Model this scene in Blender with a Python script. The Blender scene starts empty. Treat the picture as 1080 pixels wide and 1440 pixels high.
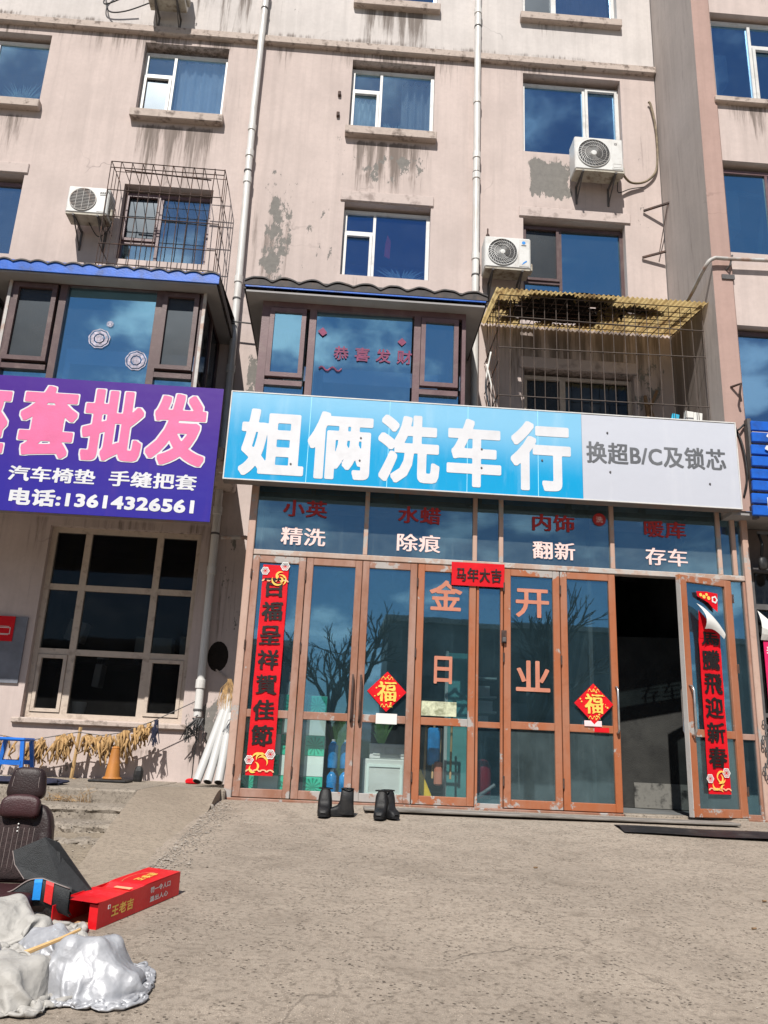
import bpy, bmesh, math, random
import numpy as np
from mathutils import Vector, Matrix, noise as mnoise
random.seed(7); rng = np.random.default_rng(7)
scene = bpy.context.scene
COL = scene.collection
rad = math.radians

# ------------------------------------------------------------------ camera
cam = bpy.data.cameras.new('camera'); camo = bpy.data.objects.new('camera', cam); COL.objects.link(camo)
cam.sensor_fit = 'VERTICAL'; cam.sensor_height = 36; cam.lens = 28.75; cam.clip_start = .05; cam.clip_end = 600
_y, _p, _r = rad(2.58), rad(16.47), rad(2.58)
_f = Vector((math.sin(_y)*math.cos(_p), math.cos(_y)*math.cos(_p), math.sin(_p)))
_a = Vector((math.cos(_y), -math.sin(_y), 0)); _u = _a.cross(_f)
_right = _a*math.cos(_r) + _u*math.sin(_r); _up = -_a*math.sin(_r) + _u*math.cos(_r)
CAMLOC = Vector((0, -10, .56))
camo.matrix_world = Matrix(((_right.x, _up.x, -_f.x, CAMLOC.x), (_right.y, _up.y, -_f.y, CAMLOC.y), (_right.z, _up.z, -_f.z, CAMLOC.z), (0, 0, 0, 1)))
scene.camera = camo

# ------------------------------------------------------------------ sky, sun, exposure
SUN_EL, SUN_AZ = 49.0, -15.0          # azimuth off the camera's back, towards the left
world = bpy.data.worlds.new('World'); scene.world = world; world.use_nodes = True
wn = world.node_tree.nodes; wl = world.node_tree.links
sky = wn.new('ShaderNodeTexSky'); sky.sky_type = 'NISHITA'; sky.sun_disc = False
sky.sun_elevation = rad(SUN_EL); sky.sun_rotation = rad(180 - SUN_AZ)
sky.air_density = 1.0; sky.dust_density = .1; sky.ozone_density = 2.5
bg = wn['Background']; bg.inputs['Strength'].default_value = .053
def _wm(op, a, b):
    n = wn.new('ShaderNodeMath'); n.operation = op
    for k, v in ((0, a), (1, b)):
        if isinstance(v, bpy.types.NodeSocket): wl.new(v, n.inputs[k])
        else: n.inputs[k].default_value = v
    return n.outputs[0]
_tc0 = wn.new('ShaderNodeTexCoord'); _sx = wn.new('ShaderNodeSeparateXYZ'); wl.new(_tc0.outputs['Generated'], _sx.inputs[0])
_dz = _wm('ADD', _wm('MAXIMUM', _sx.outputs[2], 0.), .28); _cb = wn.new('ShaderNodeCombineXYZ')
wl.new(_wm('DIVIDE', _sx.outputs[0], _dz), _cb.inputs[0]); wl.new(_wm('DIVIDE', _sx.outputs[1], _dz), _cb.inputs[1]); _cb.inputs[2].default_value = 1.0
_cn = wn.new('ShaderNodeTexNoise'); wl.new(_cb.outputs[0], _cn.inputs['Vector']); _cn.inputs['Scale'].default_value = 3.6; _cn.inputs['Detail'].default_value = 7; _cn.inputs['Roughness'].default_value = .55
_cr = wn.new('ShaderNodeMapRange'); _cr.interpolation_type = 'SMOOTHSTEP'; wl.new(_cn.outputs['Fac'], _cr.inputs[0]); _cr.inputs[1].default_value = .53; _cr.inputs[2].default_value = .68; _cr.inputs[4].default_value = .85
_cm = wn.new('ShaderNodeMix'); _cm.data_type = 'RGBA'; wl.new(_cr.outputs[0], _cm.inputs[0]); wl.new(sky.outputs[0], _cm.inputs[6]); _cm.inputs[7].default_value = (15.5, 16, 16.5, 1)
wl.new(_cm.outputs[2], bg.inputs['Color'])
sun = bpy.data.lights.new('sun', 'SUN'); suno = bpy.data.objects.new('sun', sun); COL.objects.link(suno)
sun.energy = 5.0; sun.angle = rad(.5); sun.color = (1, .955, .89)
sv = Vector((math.sin(rad(SUN_AZ))*math.cos(rad(SUN_EL)), -math.cos(rad(SUN_AZ))*math.cos(rad(SUN_EL)), math.sin(rad(SUN_EL))))
suno.rotation_euler = sv.to_track_quat('Z', 'Y').to_euler(); suno.location = sv*40
scene.view_settings.view_transform = 'Standard'; scene.view_settings.look = 'None'
scene.view_settings.exposure = .34; scene.view_settings.gamma = 1
scene.view_settings.use_curve_mapping = False

# ------------------------------------------------------------------ materials
class NT:
    def __init__(s, name):
        s.m = bpy.data.materials.new(name); s.m.use_nodes = True
        s.n = s.m.node_tree.nodes; s.l = s.m.node_tree.links; s.n.clear()
        s.out = s.n.new('ShaderNodeOutputMaterial')
    def node(s, t, **kw):
        n = s.n.new(t)
        for k, v in kw.items():
            if k in n.inputs.keys(): s.set(n.inputs[k], v)
            else: setattr(n, k, v)
        return n
    def set(s, sock, v):
        if isinstance(v, bpy.types.NodeSocket): s.l.new(v, sock)
        elif isinstance(v, (tuple, list)) and len(v) == 3 and sock.type == 'RGBA': sock.default_value = (*v, 1)
        else: sock.default_value = v
    def coord(s, scale=(1, 1, 1), rnd=True):
        tc = s.node('ShaderNodeTexCoord').outputs['Object']
        if rnd:
            oi = s.node('ShaderNodeObjectInfo').outputs['Random']
            k = s.node('ShaderNodeMath', operation='MULTIPLY'); s.l.new(oi, k.inputs[0]); k.inputs[1].default_value = 37.
            v = s.node('ShaderNodeVectorMath', operation='ADD'); s.l.new(tc, v.inputs[0]); s.l.new(k.outputs[0], v.inputs[1]); tc = v.outputs[0]
        v = s.node('ShaderNodeVectorMath', operation='MULTIPLY'); s.l.new(tc, v.inputs[0]); v.inputs[1].default_value = scale
        return v.outputs[0]
    def noise(s, vec, scale, detail=4, rough=.55, dist=0):
        n = s.node('ShaderNodeTexNoise'); s.l.new(vec, n.inputs['Vector'])
        n.inputs['Scale'].default_value = scale; n.inputs['Detail'].default_value = detail; n.inputs['Roughness'].default_value = rough; n.inputs['Distortion'].default_value = dist
        return n.outputs['Fac']
    def ramp(s, fac, a, b, lo=0., hi=1.):
        n = s.node('ShaderNodeMapRange', clamp=True); n.interpolation_type = 'SMOOTHSTEP'
        s.set(n.inputs[0], fac); s.set(n.inputs[1], a); s.set(n.inputs[2], b); s.set(n.inputs[3], lo); s.set(n.inputs[4], hi); return n.outputs[0]
    def math(s, op, a, b=0.):
        n = s.node('ShaderNodeMath', operation=op); s.set(n.inputs[0], a); s.set(n.inputs[1], b); return n.outputs[0]
    def mix(s, fac, a, b):
        n = s.node('ShaderNodeMix', data_type='RGBA')
        s.set(n.inputs[0], fac); s.set(n.inputs[6], a); s.set(n.inputs[7], b); return n.outputs[2]
    def bump(s, h, strength, dist=.01):
        n = s.node('ShaderNodeBump'); s.l.new(h, n.inputs['Height']); n.inputs['Strength'].default_value = strength; n.inputs['Distance'].default_value = dist; return n.outputs[0]
    def bsdf(s, color, rough=.6, metal=0., spec=.5, normal=None, **kw):
        b = s.node('ShaderNodeBsdfPrincipled')
        s.set(b.inputs['Base Color'], color); s.set(b.inputs['Roughness'], rough); s.set(b.inputs['Metallic'], metal); s.set(b.inputs['Specular IOR Level'], spec)
        if normal is not None: s.l.new(normal, b.inputs['Normal'])
        for k, v in kw.items(): s.set(b.inputs[k], v)
        return b.outputs[0]
    def done(s, sh): s.l.new(sh, s.out.inputs['Surface']); return s.m

def sc(c, k): return tuple(min(1, x*k) for x in c)
def simple(name, c, rough=.6, var=.12, scale=5, dirt=None, dirt_amt=.5, dscale=3, bump=.15, bscale=60, metal=0, spec=.4, stretch=(1, 1, 1)):
    t = NT(name); v = t.coord(stretch)
    n = t.noise(v, scale, 6, .6)
    col = t.mix(t.ramp(n, .25, .75), sc(c, 1-var), sc(c, 1+var))
    if dirt is not None:
        d = t.noise(v, dscale, 8, .65)
        col = t.mix(t.math('MULTIPLY', t.ramp(d, .48, .68), dirt_amt), col, dirt)
    nb = t.noise(v, bscale, 3)
    return t.done(t.bsdf(col, rough, metal, spec, t.bump(nb, bump)))

def plaster(name, c, dirtc=(.13, .105, .09)):
    t = NT(name); v = t.coord((1, 1, 1), False)
    st = t.node('ShaderNodeAttribute', attribute_name='stain').outputs['Fac']
    pe = t.node('ShaderNodeAttribute', attribute_name='peel').outputs['Fac']
    n = t.noise(v, 1.1, 8, .62); n2 = t.noise(v, 14, 6, .7)
    col = t.mix(t.ramp(n, .3, .7), sc(c, .9), sc(c, 1.07))
    col = t.mix(t.ramp(n2, .35, .75, 0, .35), col, sc(c, .8))
    vs = t.coord((9, 9, .55), False); ns = t.noise(vs, 1.6, 6, .68)
    streak = t.ramp(t.math('ADD', ns, t.math('MULTIPLY', st, .48)), .66, .93)
    wash = t.math('MULTIPLY', st, .34)
    col = t.mix(t.math('MINIMUM', t.math('ADD', t.math('MULTIPLY', streak, t.math('MINIMUM', t.math('MULTIPLY', st, 2.2), .8)), t.math('MULTIPLY', wash, ns)), .88), col, dirtc)
    lg = t.noise(t.coord((5, 5, .22), False), 1.5, 6, .6); col = t.mix(t.ramp(lg, .46, .72, 0, .5), col, sc(c, .78)); col = t.mix(t.ramp(lg, .30, .46, .4, 0), col, sc(c, 1.1))
    npk = t.noise(t.coord((1.25, 1.25, .62), False), 4.2, 12, .74); npk2 = t.noise(t.coord((5, 5, 2.2), False), 1.3, 10, .7)
    pk = t.ramp(t.math('ADD', t.math('ADD', npk, t.math('MULTIPLY', npk2, .35)), t.math('MULTIPLY', pe, .46)), .93, .955)
    col = t.mix(pk, col, t.mix(n2, (.11, .105, .10), (.26, .245, .225)))
    # hairline cracks
    vo = t.node('ShaderNodeTexVoronoi', feature='DISTANCE_TO_EDGE'); 
    wv = t.node('ShaderNodeVectorMath', operation='ADD'); nv = t.node('ShaderNodeTexNoise'); t.l.new(v, nv.inputs['Vector']); nv.inputs['Scale'].default_value = 3
    sv_ = t.node('ShaderNodeVectorMath', operation='SCALE'); t.l.new(nv.outputs['Color'], sv_.inputs[0]); sv_.inputs['Scale'].default_value = .5
    t.l.new(v, wv.inputs[0]); t.l.new(sv_.outputs[0], wv.inputs[1]); t.l.new(wv.outputs[0], vo.inputs['Vector']); vo.inputs['Scale'].default_value = .42
    cr = t.ramp(vo.outputs['Distance'], .0015, .006, 1, 0); cr = t.math('MULTIPLY', cr, t.ramp(t.noise(v, .9, 2), .56, .7, 0, .5))
    col = t.mix(cr, col, sc(c, .35))
    h = t.math('SUBTRACT', t.math('ADD', n2, t.math('MULTIPLY', t.noise(v, 120, 2), .5)), t.math('MULTIPLY', pk, 1.5))
    return t.done(t.bsdf(col, .9, 0, .2, t.bump(h, .28, .006)))

def glass(name, tint, refl, refl_tint, dust=.1, dustc=(.3, .33, .33), rough=.015, wav=.006, streaks=True):
    t = NT(name); v = t.coord((1, 1, 1))
    tr = t.node('ShaderNodeBsdfTransparent', Color=tint).outputs[0]
    df = t.node('ShaderNodeBsdfDiffuse', Color=dustc).outputs[0]
    nd = t.noise(v, 2.2, 8, .7); ns = t.noise(t.coord((22, 22, .8)), 1.2, 5, .6)
    fac = t.math('MULTIPLY', t.math('ADD', t.ramp(nd, .2, .85, .5, 1.5), t.ramp(ns, .55, .8, 0, .9 if streaks else 0.)), dust)
    m1 = t.node('ShaderNodeMixShader'); t.set(m1.inputs[0], fac); t.l.new(tr, m1.inputs[1]); t.l.new(df, m1.inputs[2])
    gl = t.node('ShaderNodeBsdfGlossy', Color=refl_tint); gl.inputs['Roughness'].default_value = rough
    t.l.new(t.bump(t.noise(v, 1.3, 2), wav, .2), gl.inputs['Normal'])
    fr = t.node('ShaderNodeLayerWeight'); fr.inputs['Blend'].default_value = .35
    rf = t.ramp(fr.outputs['Facing'], 0, 1, refl, min(1, refl+.5))
    m2 = t.node('ShaderNodeMixShader'); t.set(m2.inputs[0], rf); t.l.new(m1.outputs[0], m2.inputs[1]); t.l.new(gl.outputs[0], m2.inputs[2])
    return t.done(m2.outputs[0])

def painted(name, c, faded, bare=(.27, .25, .235)):   # peeling painted steel
    t = NT(name); v = t.coord((1, 1, .35))
    n = t.noise(v, 2.0, 8, .7); n2 = t.noise(t.coord(), 9, 8, .75); n3 = t.noise(t.coord((1, 1, 1)), 2.6, 10, .72)
    col = t.mix(t.ramp(n, .35, .68), c, faded)
    col = t.mix(t.ramp(n2, .5, .8, 0, .5), col, sc(c, .5))
    sz = t.node('ShaderNodeSeparateXYZ'); t.l.new(t.node('ShaderNodeTexCoord').outputs['Object'], sz.inputs[0])
    low = t.math('ADD', t.ramp(sz.outputs[2], .02, .35, .11, 0), t.math('ADD', t.ramp(t.math('ABSOLUTE', t.math('SUBTRACT', sz.outputs[2], .96)), .04, .22, .085, 0), t.ramp(sz.outputs[2], 2.68, 2.84, -.01, .095)))
    pk = t.ramp(t.math('ADD', n3, low), .625, .66)
    col = t.mix(pk, col, t.mix(n2, bare, sc(bare, 1.6)))
    return t.done(t.bsdf(col, .5, 0, .4, t.bump(t.math('SUBTRACT', n2, pk), .3, .004)))

def concrete(name, c, dark, pebble=.5, stain_lo=.42, soft=False):
    t = NT(name); v = t.coord((1, 1, 1), False)
    n1 = t.noise(v, .45, 8, .62); n2 = t.noise(v, 2.6, 8, .68, .4); n3 = t.noise(v, 26, 8, .75); n4 = t.noise(v, 160, 3, .7)
    vx = t.coord((1, 3.2, 1), False); nx = t.noise(vx, 1.7, 8, .7)
    col = t.mix(t.ramp(n1, .3, .7), sc(c, .84), sc(c, 1.14))
    col = t.mix(t.ramp(n2, stain_lo+.05, .74, 0, .48), col, dark)
    col = t.mix(t.ramp(nx, .5, .72, 0, .6), col, sc(c, 1.28))
    col = t.mix(t.ramp(n3, .46, .64, 0, .68), col, sc(dark, .85))
    col = t.mix(t.ramp(n4, .35, .7, 0, .6), col, sc(c, .55))
    vo = t.node('ShaderNodeTexVoronoi'); t.l.new(v, vo.inputs['Vector']); vo.inputs['Scale'].default_value = 34
    sp = t.math('MULTIPLY', t.ramp(vo.outputs['Distance'], .16, .30, 1, 0), t.ramp(t.noise(v, 5, 3), .44, .58, 0, pebble))
    col = t.mix(sp, col, sc(dark, .55))
    vo2 = t.node('ShaderNodeTexVoronoi'); t.l.new(v, vo2.inputs['Vector']); vo2.inputs['Scale'].default_value = 75
    sp2 = t.math('MULTIPLY', t.ramp(vo2.outputs['Distance'], .14, .26, 1, 0), t.ramp(t.noise(v, 4, 3), .48, .6, 0, pebble))
    col = t.mix(sp2, col, sc(c, 1.4))
    # cracks
    nv = t.node('ShaderNodeTexNoise'); t.l.new(v, nv.inputs['Vector']); nv.inputs['Scale'].default_value = 2.2; nv.inputs['Detail'].default_value = 6
    s2 = t.node('ShaderNodeVectorMath', operation='SCALE'); t.l.new(nv.outputs['Color'], s2.inputs[0]); s2.inputs['Scale'].default_value = .7
    wv = t.node('ShaderNodeVectorMath', operation='ADD'); t.l.new(v, wv.inputs[0]); t.l.new(s2.outputs[0], wv.inputs[1])
    v3 = t.node('ShaderNodeTexVoronoi', feature='DISTANCE_TO_EDGE'); t.l.new(wv.outputs[0], v3.inputs['Vector']); v3.inputs['Scale'].default_value = .38
    cr = t.math('MULTIPLY', t.ramp(v3.outputs['Distance'], .0015, .005, 1, 0), t.ramp(t.noise(v, .8, 2), .54, .68, 0, .6))
    col = t.mix(cr, col, sc(dark, .4))
    h = t.math('SUBTRACT', t.math('ADD', t.math('MULTIPLY', n3, 1.2), t.math('MULTIPLY', n4, .8)), t.math('MULTIPLY', t.math('ADD', cr, sp), 1.5))
    return t.done(t.bsdf(col, .93, 0, .2, t.bump(h, .8, .007)))

def gradient_print(name, top, bot, z0, z1, rough=.35, fade=(.8, .88, .92), fade_amt=.3, xshift=0):
    t = NT(name); tc = t.node('ShaderNodeTexCoord').outputs['Object']
    sx = t.node('ShaderNodeSeparateXYZ'); t.l.new(tc, sx.inputs[0])
    zz = t.math('ADD', sx.outputs[2], t.ramp(sx.outputs[0], -3.2, 1.2, 0, xshift)) if xshift else sx.outputs[2]; g = t.ramp(zz, z0, z1)
    v = t.coord((1, 1, 1), False)
    col = t.mix(g, bot, top)
    col = t.mix(t.ramp(t.noise(t.coord((3, 3, .5), False), 1.2, 7, .65), .5, .8, 0, fade_amt), col, fade)
    col = t.mix(t.ramp(t.noise(v, 9, 8, .75), .62, .78, 0, .25), col, (.25, .24, .24))
    return t.done(t.bsdf(col, rough, 0, .4, t.bump(t.noise(v, 2.2, 3), .3, .02)))

def crumple(name, c, rough, metal, c2, amt):
    t = NT(name); v = t.coord()
    n = t.noise(v, 2.2, 5, .6); nv = t.node('ShaderNodeTexNoise'); t.l.new(v, nv.inputs['Vector']); nv.inputs['Scale'].default_value = 4; nv.inputs['Detail'].default_value = 3
    s2 = t.node('ShaderNodeVectorMath', operation='SCALE'); t.l.new(nv.outputs['Color'], s2.inputs[0]); s2.inputs['Scale'].default_value = .12
    wv = t.node('ShaderNodeVectorMath', operation='ADD'); t.l.new(v, wv.inputs[0]); t.l.new(s2.outputs[0], wv.inputs[1]); hs = None
    for sc_, k in ((7, 1.), (15, .5), (34, .22)):
        vo = t.node('ShaderNodeTexVoronoi'); t.l.new(wv.outputs[0], vo.inputs['Vector']); vo.inputs['Scale'].default_value = sc_
        q = t.math('MULTIPLY', vo.outputs['Distance'], k); hs = q if hs is None else t.math('ADD', hs, q)
    col = t.mix(t.ramp(n, .42, .58), c, c2); col = t.mix(t.ramp(t.noise(v, 18, 6, .7), .5, .8, 0, .5), col, sc(c, .6))
    return t.done(t.bsdf(col, rough, metal, .5, t.bump(hs, amt, .035)))

def frp(name):   # yellowed translucent roofing sheet
    t = NT(name); v = t.coord((1, 1, 1), False)
    n = t.noise(t.coord((5.5, .5, 1), False), 1.6, 7, .65)
    col = t.mix(t.ramp(n, .35, .72), (.53, .41, .20), (.32, .21, .085))
    col = t.mix(t.ramp(t.noise(v, 4, 8, .7), .48, .66, 0, .85), col, (.11, .06, .03))
    d = t.node('ShaderNodeBsdfDiffuse'); t.l.new(col, d.inputs[0]); tr = t.node('ShaderNodeBsdfTranslucent'); t.l.new(col, tr.inputs[0])
    m = t.node('ShaderNodeMixShader'); m.inputs[0].default_value = .72; t.l.new(d.outputs[0], m.inputs[1]); t.l.new(tr.outputs[0], m.inputs[2])
    return t.done(m.outputs[0])

M = {}
M['pink'] = plaster('pink_plaster', (.52, .435, .405)); M['cream'] = plaster('cream_plaster', (.56, .52, .50))
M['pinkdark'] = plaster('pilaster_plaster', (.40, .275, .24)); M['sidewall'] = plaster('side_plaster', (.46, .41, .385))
M['sill'] = simple('sill_concrete', (.46, .385, .34), .9, .2, 6, (.07, .05, .04), .8, 6, .5, 60)
M['ground'] = concrete('ground_concrete', (.36, .302, .245), (.15, .12, .092), .9); M['ramp'] = concrete('ramp_concrete', (.33, .275, .215), (.2, .16, .125), .15, .5)
M['step'] = concrete('step_concrete', (.33, .285, .235), (.10, .08, .06), .8); M['rubble'] = simple('rubble', (.33, .29, .25), .95, .35, 18, (.13, .11, .09), .8, 14, .9, 50)
M['frame'] = painted('brown_paint', (.26, .115, .068), (.35, .22, .175)); M['frame2'] = painted('orange_brown_paint', (.335, .10, .036), (.33, .145, .085))
M['post'] = painted('faded_pink_paint', (.42, .27, .21), (.46, .33, .27)); M['lightsteel'] = simple('grey_steel', (.42, .40, .38), .5, .15, 8, (.3, .12, .05), .6, 6)
M['railpaint'] = painted('rail_paint', (.36, .235, .175), (.46, .40, .36), (.32, .30, .28)); M['bare'] = painted('bare_steel', (.40, .38, .36), (.48, .46, .44), (.35, .14, .06))
M['upvc'] = simple('white_window_frame', (.60, .595, .58), .45, .05, 4, (.3, .27, .24), .35, 5); M['brownframe'] = simple('brown_window_frame', (.085, .05, .05), .4, .15, 4, (.2, .15, .13), .3, 6)
M['creamframe'] = simple('cream_wood_frame', (.50, .42, .35), .7, .15, 6, (.2, .15, .12), .6, 6, .4); M['purpleframe'] = simple('plum_window_frame', (.13, .075, .08), .4, .15, 4, (.22, .17, .15), .3, 6)
M['wglass'] = glass('window_glass', (.55, .65, .72), .42, (.36, .66, .96), .035, (.35, .42, .48)); M['wglass2'] = glass('window_glass_pale', (.70, .76, .8), .38, (.5, .78, 1.0), .06, (.4, .46, .5))
M['bayglass'] = glass('bay_glass', (.55, .65, .7), .52, (.42, .80, 1.0), .05, (.35, .42, .48)); M['screen'] = glass('insect_screen', (.4, .4, .4), .03, (.6, .7, .8), .5, (.035, .033, .03), .4, .03, False)
M['wglass3'] = glass('window_glass_clear', (.86, .92, .96), .32, (.50, .80, 1.0), .08, (.42, .48, .52)); M['wglass4'] = glass('window_glass_blue', (.75, .85, .95), .30, (.26, .55, .98), .03, (.35, .42, .48)); M['shopglass2'] = glass('shop_glass_low', (.96, .985, .985), .07, (.5, .78, 1.0), .03, (.28, .36, .38), .015, .0025); M['shopglass3'] = glass('shop_glass_dusty', (.7, .8, .82), .12, (.45, .75, 1.0), .17, (.20, .27, .28), .03, .0025); M['shopglass'] = glass('shop_glass', (.86, .94, .96), .23, (.40, .76, 1.0), .055, (.16, .30, .36), .015, .0025); M['darkglass'] = glass('dark_glass', (.6, .62, .63), .014, (.6, .7, .8), .02, (.3, .3, .3))
M['transglass'] = glass('transom_glass', (.6, .72, .75), .18, (.40, .74, 1.0), .12, (.30, .38, .39), .02, .0025)
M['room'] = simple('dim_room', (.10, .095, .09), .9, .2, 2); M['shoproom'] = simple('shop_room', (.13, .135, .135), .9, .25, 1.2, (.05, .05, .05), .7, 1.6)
M['curtain'] = simple('pale_curtain', (.50, .53, .52), .9, .12, 5); M['whitecurtain'] = simple('white_curtain', (.72, .76, .80), .9, .08, 5); M['lilac'] = simple('lilac_curtain', (.42, .38, .55), .9, .12, 5)
M['pvc'] = simple('white_pvc', (.62, .61, .59), .35, .06, 2, (.35, .29, .25), .45, 2.2, .05, 30, 0, .5, (4, 4, .6)); M['pvcnew'] = simple('clean_pvc', (.46, .46, .455), .3, .04, 2)
M['acwhite'] = simple('ac_casing', (.60, .60, .585), .4, .05, 4, (.35, .31, .27), .5, 3); M['acdark'] = simple('ac_dark', (.035, .035, .038), .6, .2, 6); M['acunder'] = simple('ac_underside', (.40, .37, .31), .7, .2, 5, (.12, .08, .05), .8, 6)
M['rust'] = simple('rusty_bar', (.055, .035, .03), .8, .3, 12, (.16, .07, .035), .6, 9); M['darksteel'] = simple('dark_steel', (.09, .085, .085), .6, .2, 8); M['black'] = simple('black_rubber', (.014, .014, .015), .5, .25, 8, (.06, .055, .05), .5, 6); M['bootrubber'] = simple('boot_rubber', (.008, .008, .009), .55, .3, 10, (.03, .027, .024), .4, 9, .3, 50, 0, .3)
M['blueprint'] = gradient_print('sign_blue', (.20, .46, .66), (.004, .29, .56), .50, 1.22, .3, (.45, .62, .72), .28, .30); M['greyprint'] = gradient_print('sign_grey', (.49, .51, .57), (.46, .475, .53), 0, 1.15, .4, (.7, .7, .72), .2)
M['purple'] = gradient_print('sign_purple', (.058, .015, .215), (.026, .016, .25), .2, 1.7, .3, (.10, .04, .22), .3); M['signwhite'] = simple('print_white', (.60, .605, .63), .4, .04, 3, (.5, .5, .52), .4, 4); M['signgrey'] = simple('print_grey', (.11, .115, .125), .5, .3, 2)
M['pinkprint'] = simple('print_pink', (.64, .135, .29), .4, .08, 4); M['signback'] = simple('sign_frame_steel', (.18, .16, .15), .6, .2, 6, (.2, .09, .04), .6, 6)
M['tin_blue'] = simple('blue_tin', (.01, .10, .48), .4, .15, 6, (.02, .04, .12), .6, 4); M['tin_dark'] = simple('dark_tin', (.045, .04, .04), .7, .3, 8, (.12, .08, .06), .5, 6); M['soffit'] = simple('grey_soffit', (.28, .27, .27), .7, .1, 3)
M['frp'] = frp('yellow_sheet'); M['char'] = simple('dark_rag', (.012, .008, .006), .95, .4, 12, None, .5, 3, .8, 30)
M['red'] = simple('red_paper', (.58, .004, .012), .6, .10, 3, (.62, .03, .02), .2, 6, .15, 60, 0, .2); M['redlet'] = simple('red_letter_film', (.40, .022, .02), .5, .1, 4); M['pinklet'] = simple('pale_pink_letter_film', (.74, .55, .52), .5, .08, 5)
M['orangelet'] = simple('orange_letter_film', (.47, .18, .115), .5, .1, 4, (.50, .27, .19), .5, 3); M['ink'] = simple('black_ink', (.010, .006, .006), .5, .2, 5); M['gold'] = simple('gold_print', (.85, .52, .10), .4, .15, 12); M['paper'] = simple('white_paper', (.66, .655, .63), .7, .05, 4)
M['peach'] = simple('peach_print', (.85, .40, .22), .5, .2, 12); M['tile_green'] = simple('green_tile', (.06, .60, .38), .25, .15, 10); M['tile_white'] = simple('white_tile', (.74, .86, .80), .25, .05, 3); M['tile_star'] = simple('dark_green_tile', (.02, .33, .20), .3, .15, 10)
M['bluebottle'] = simple('blue_bottle', (.02, .26, .62), .2, .3, 9); M['yellow'] = simple('yellow_plastic', (.75, .52, .03), .4, .1, 4); M['pale'] = simple('pale_panel', (.60, .64, .60), .5, .08, 3); M['teal'] = simple('teal_panel', (.12, .38, .36), .6, .2, 2)
M['leaf'] = simple('leaf', (.05, .12, .03), .6, .4, 12); M['frost'] = simple('pale_leaf', (.30, .45, .42), .7, .3, 12); M['orange'] = simple('faded_orange_cone', (.38, .15, .03), .6, .15, 6, (.35, .14, .05), .6, 5); M['bluestool'] = simple('blue_plastic', (.015, .13, .50), .35, .1, 4)
M['dried'] = simple('dried_strip', (.37, .23, .10), .85, .45, 14, (.2, .10, .03), .5, 10, .5); M['wood'] = simple('old_wood', (.22, .14, .08), .9, .3, 5, None, .5, 3, .5, 40, 0, .2, (8, 8, 1)); M['bambootan'] = simple('tan_stick', (.45, .29, .13), .8, .25, 5)
M['leather'] = simple('maroon_leather', (.017, .007, .007), .5, .25, 6, None, .5, 3, .25, 90); M['leather2'] = simple('wine_leather', (.035, .010, .012), .48, .2, 6, None, .5, 3, .25, 90); M['mesh'] = simple('ribbed_fabric', (.03, .018, .018), .85, .4, 30, None, .5, 3, .6, 120); M['thread'] = simple('pale_thread', (.22, .18, .17), .7, .1, 5)
M['mat'] = simple('charcoal_mat', (.016, .018, .020), .6, .3, 30, None, .5, 3, .4, 200); M['cblue'] = simple('blue_tape', (.01, .22, .62), .6); M['cred'] = simple('red_tape', (.6, .02, .02), .6)
M['silver'] = crumple('silver_cover', (.30, .305, .325), .48, .2, (.40, .405, .425), .34); M['creamcloth'] = crumple('cream_cloth', (.30, .287, .265), .68, .05, (.37, .355, .33), .4); M['carton'] = simple('red_carton', (.62, .008, .014), .35, .08, 4, (.75, .05, .04), .4, 3); M['kraft'] = simple('kraft_card', (.48, .29, .14), .8, .1, 5)
M['linetan'] = simple('taped_line', (.20, .16, .11), .8, .4, 9); M['redmute'] = simple('muted_red_film', (.16, .02, .07), .6, .3, 9); M['cloth'] = simple('navy_cloth', (.02, .022, .045), .9, .4, 8); M['greycover'] = simple('greyblue_board', (.16, .17, .20), .7, .2, 4); M['bark'] = simple('bark', (.05, .04, .035), .95, .3, 8); M['farwall'] = simple('far_wall', (.15, .14, .135), .9, .15, 1)
M['cyanbox'] = simple('cyan_box', (.03, .38, .58), .5, .5, 9); M['whitebox'] = simple('white_box', (.66, .68, .66), .5, .06, 3); M['crimson'] = simple('crimson_paper', (.55, .01, .09), .5, .1, 4); M['fireext'] = simple('red_can', (.45, .02, .03), .3)
M['greydoor'] = simple('grimy_grey_panel', (.022, .022, .02), .7, .5, 2.5, (.008, .008, .008), .95, 2.2, .3); M['earth'] = concrete('yard_ground', (.30, .25, .19), (.15, .12, .09), .7)

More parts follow.
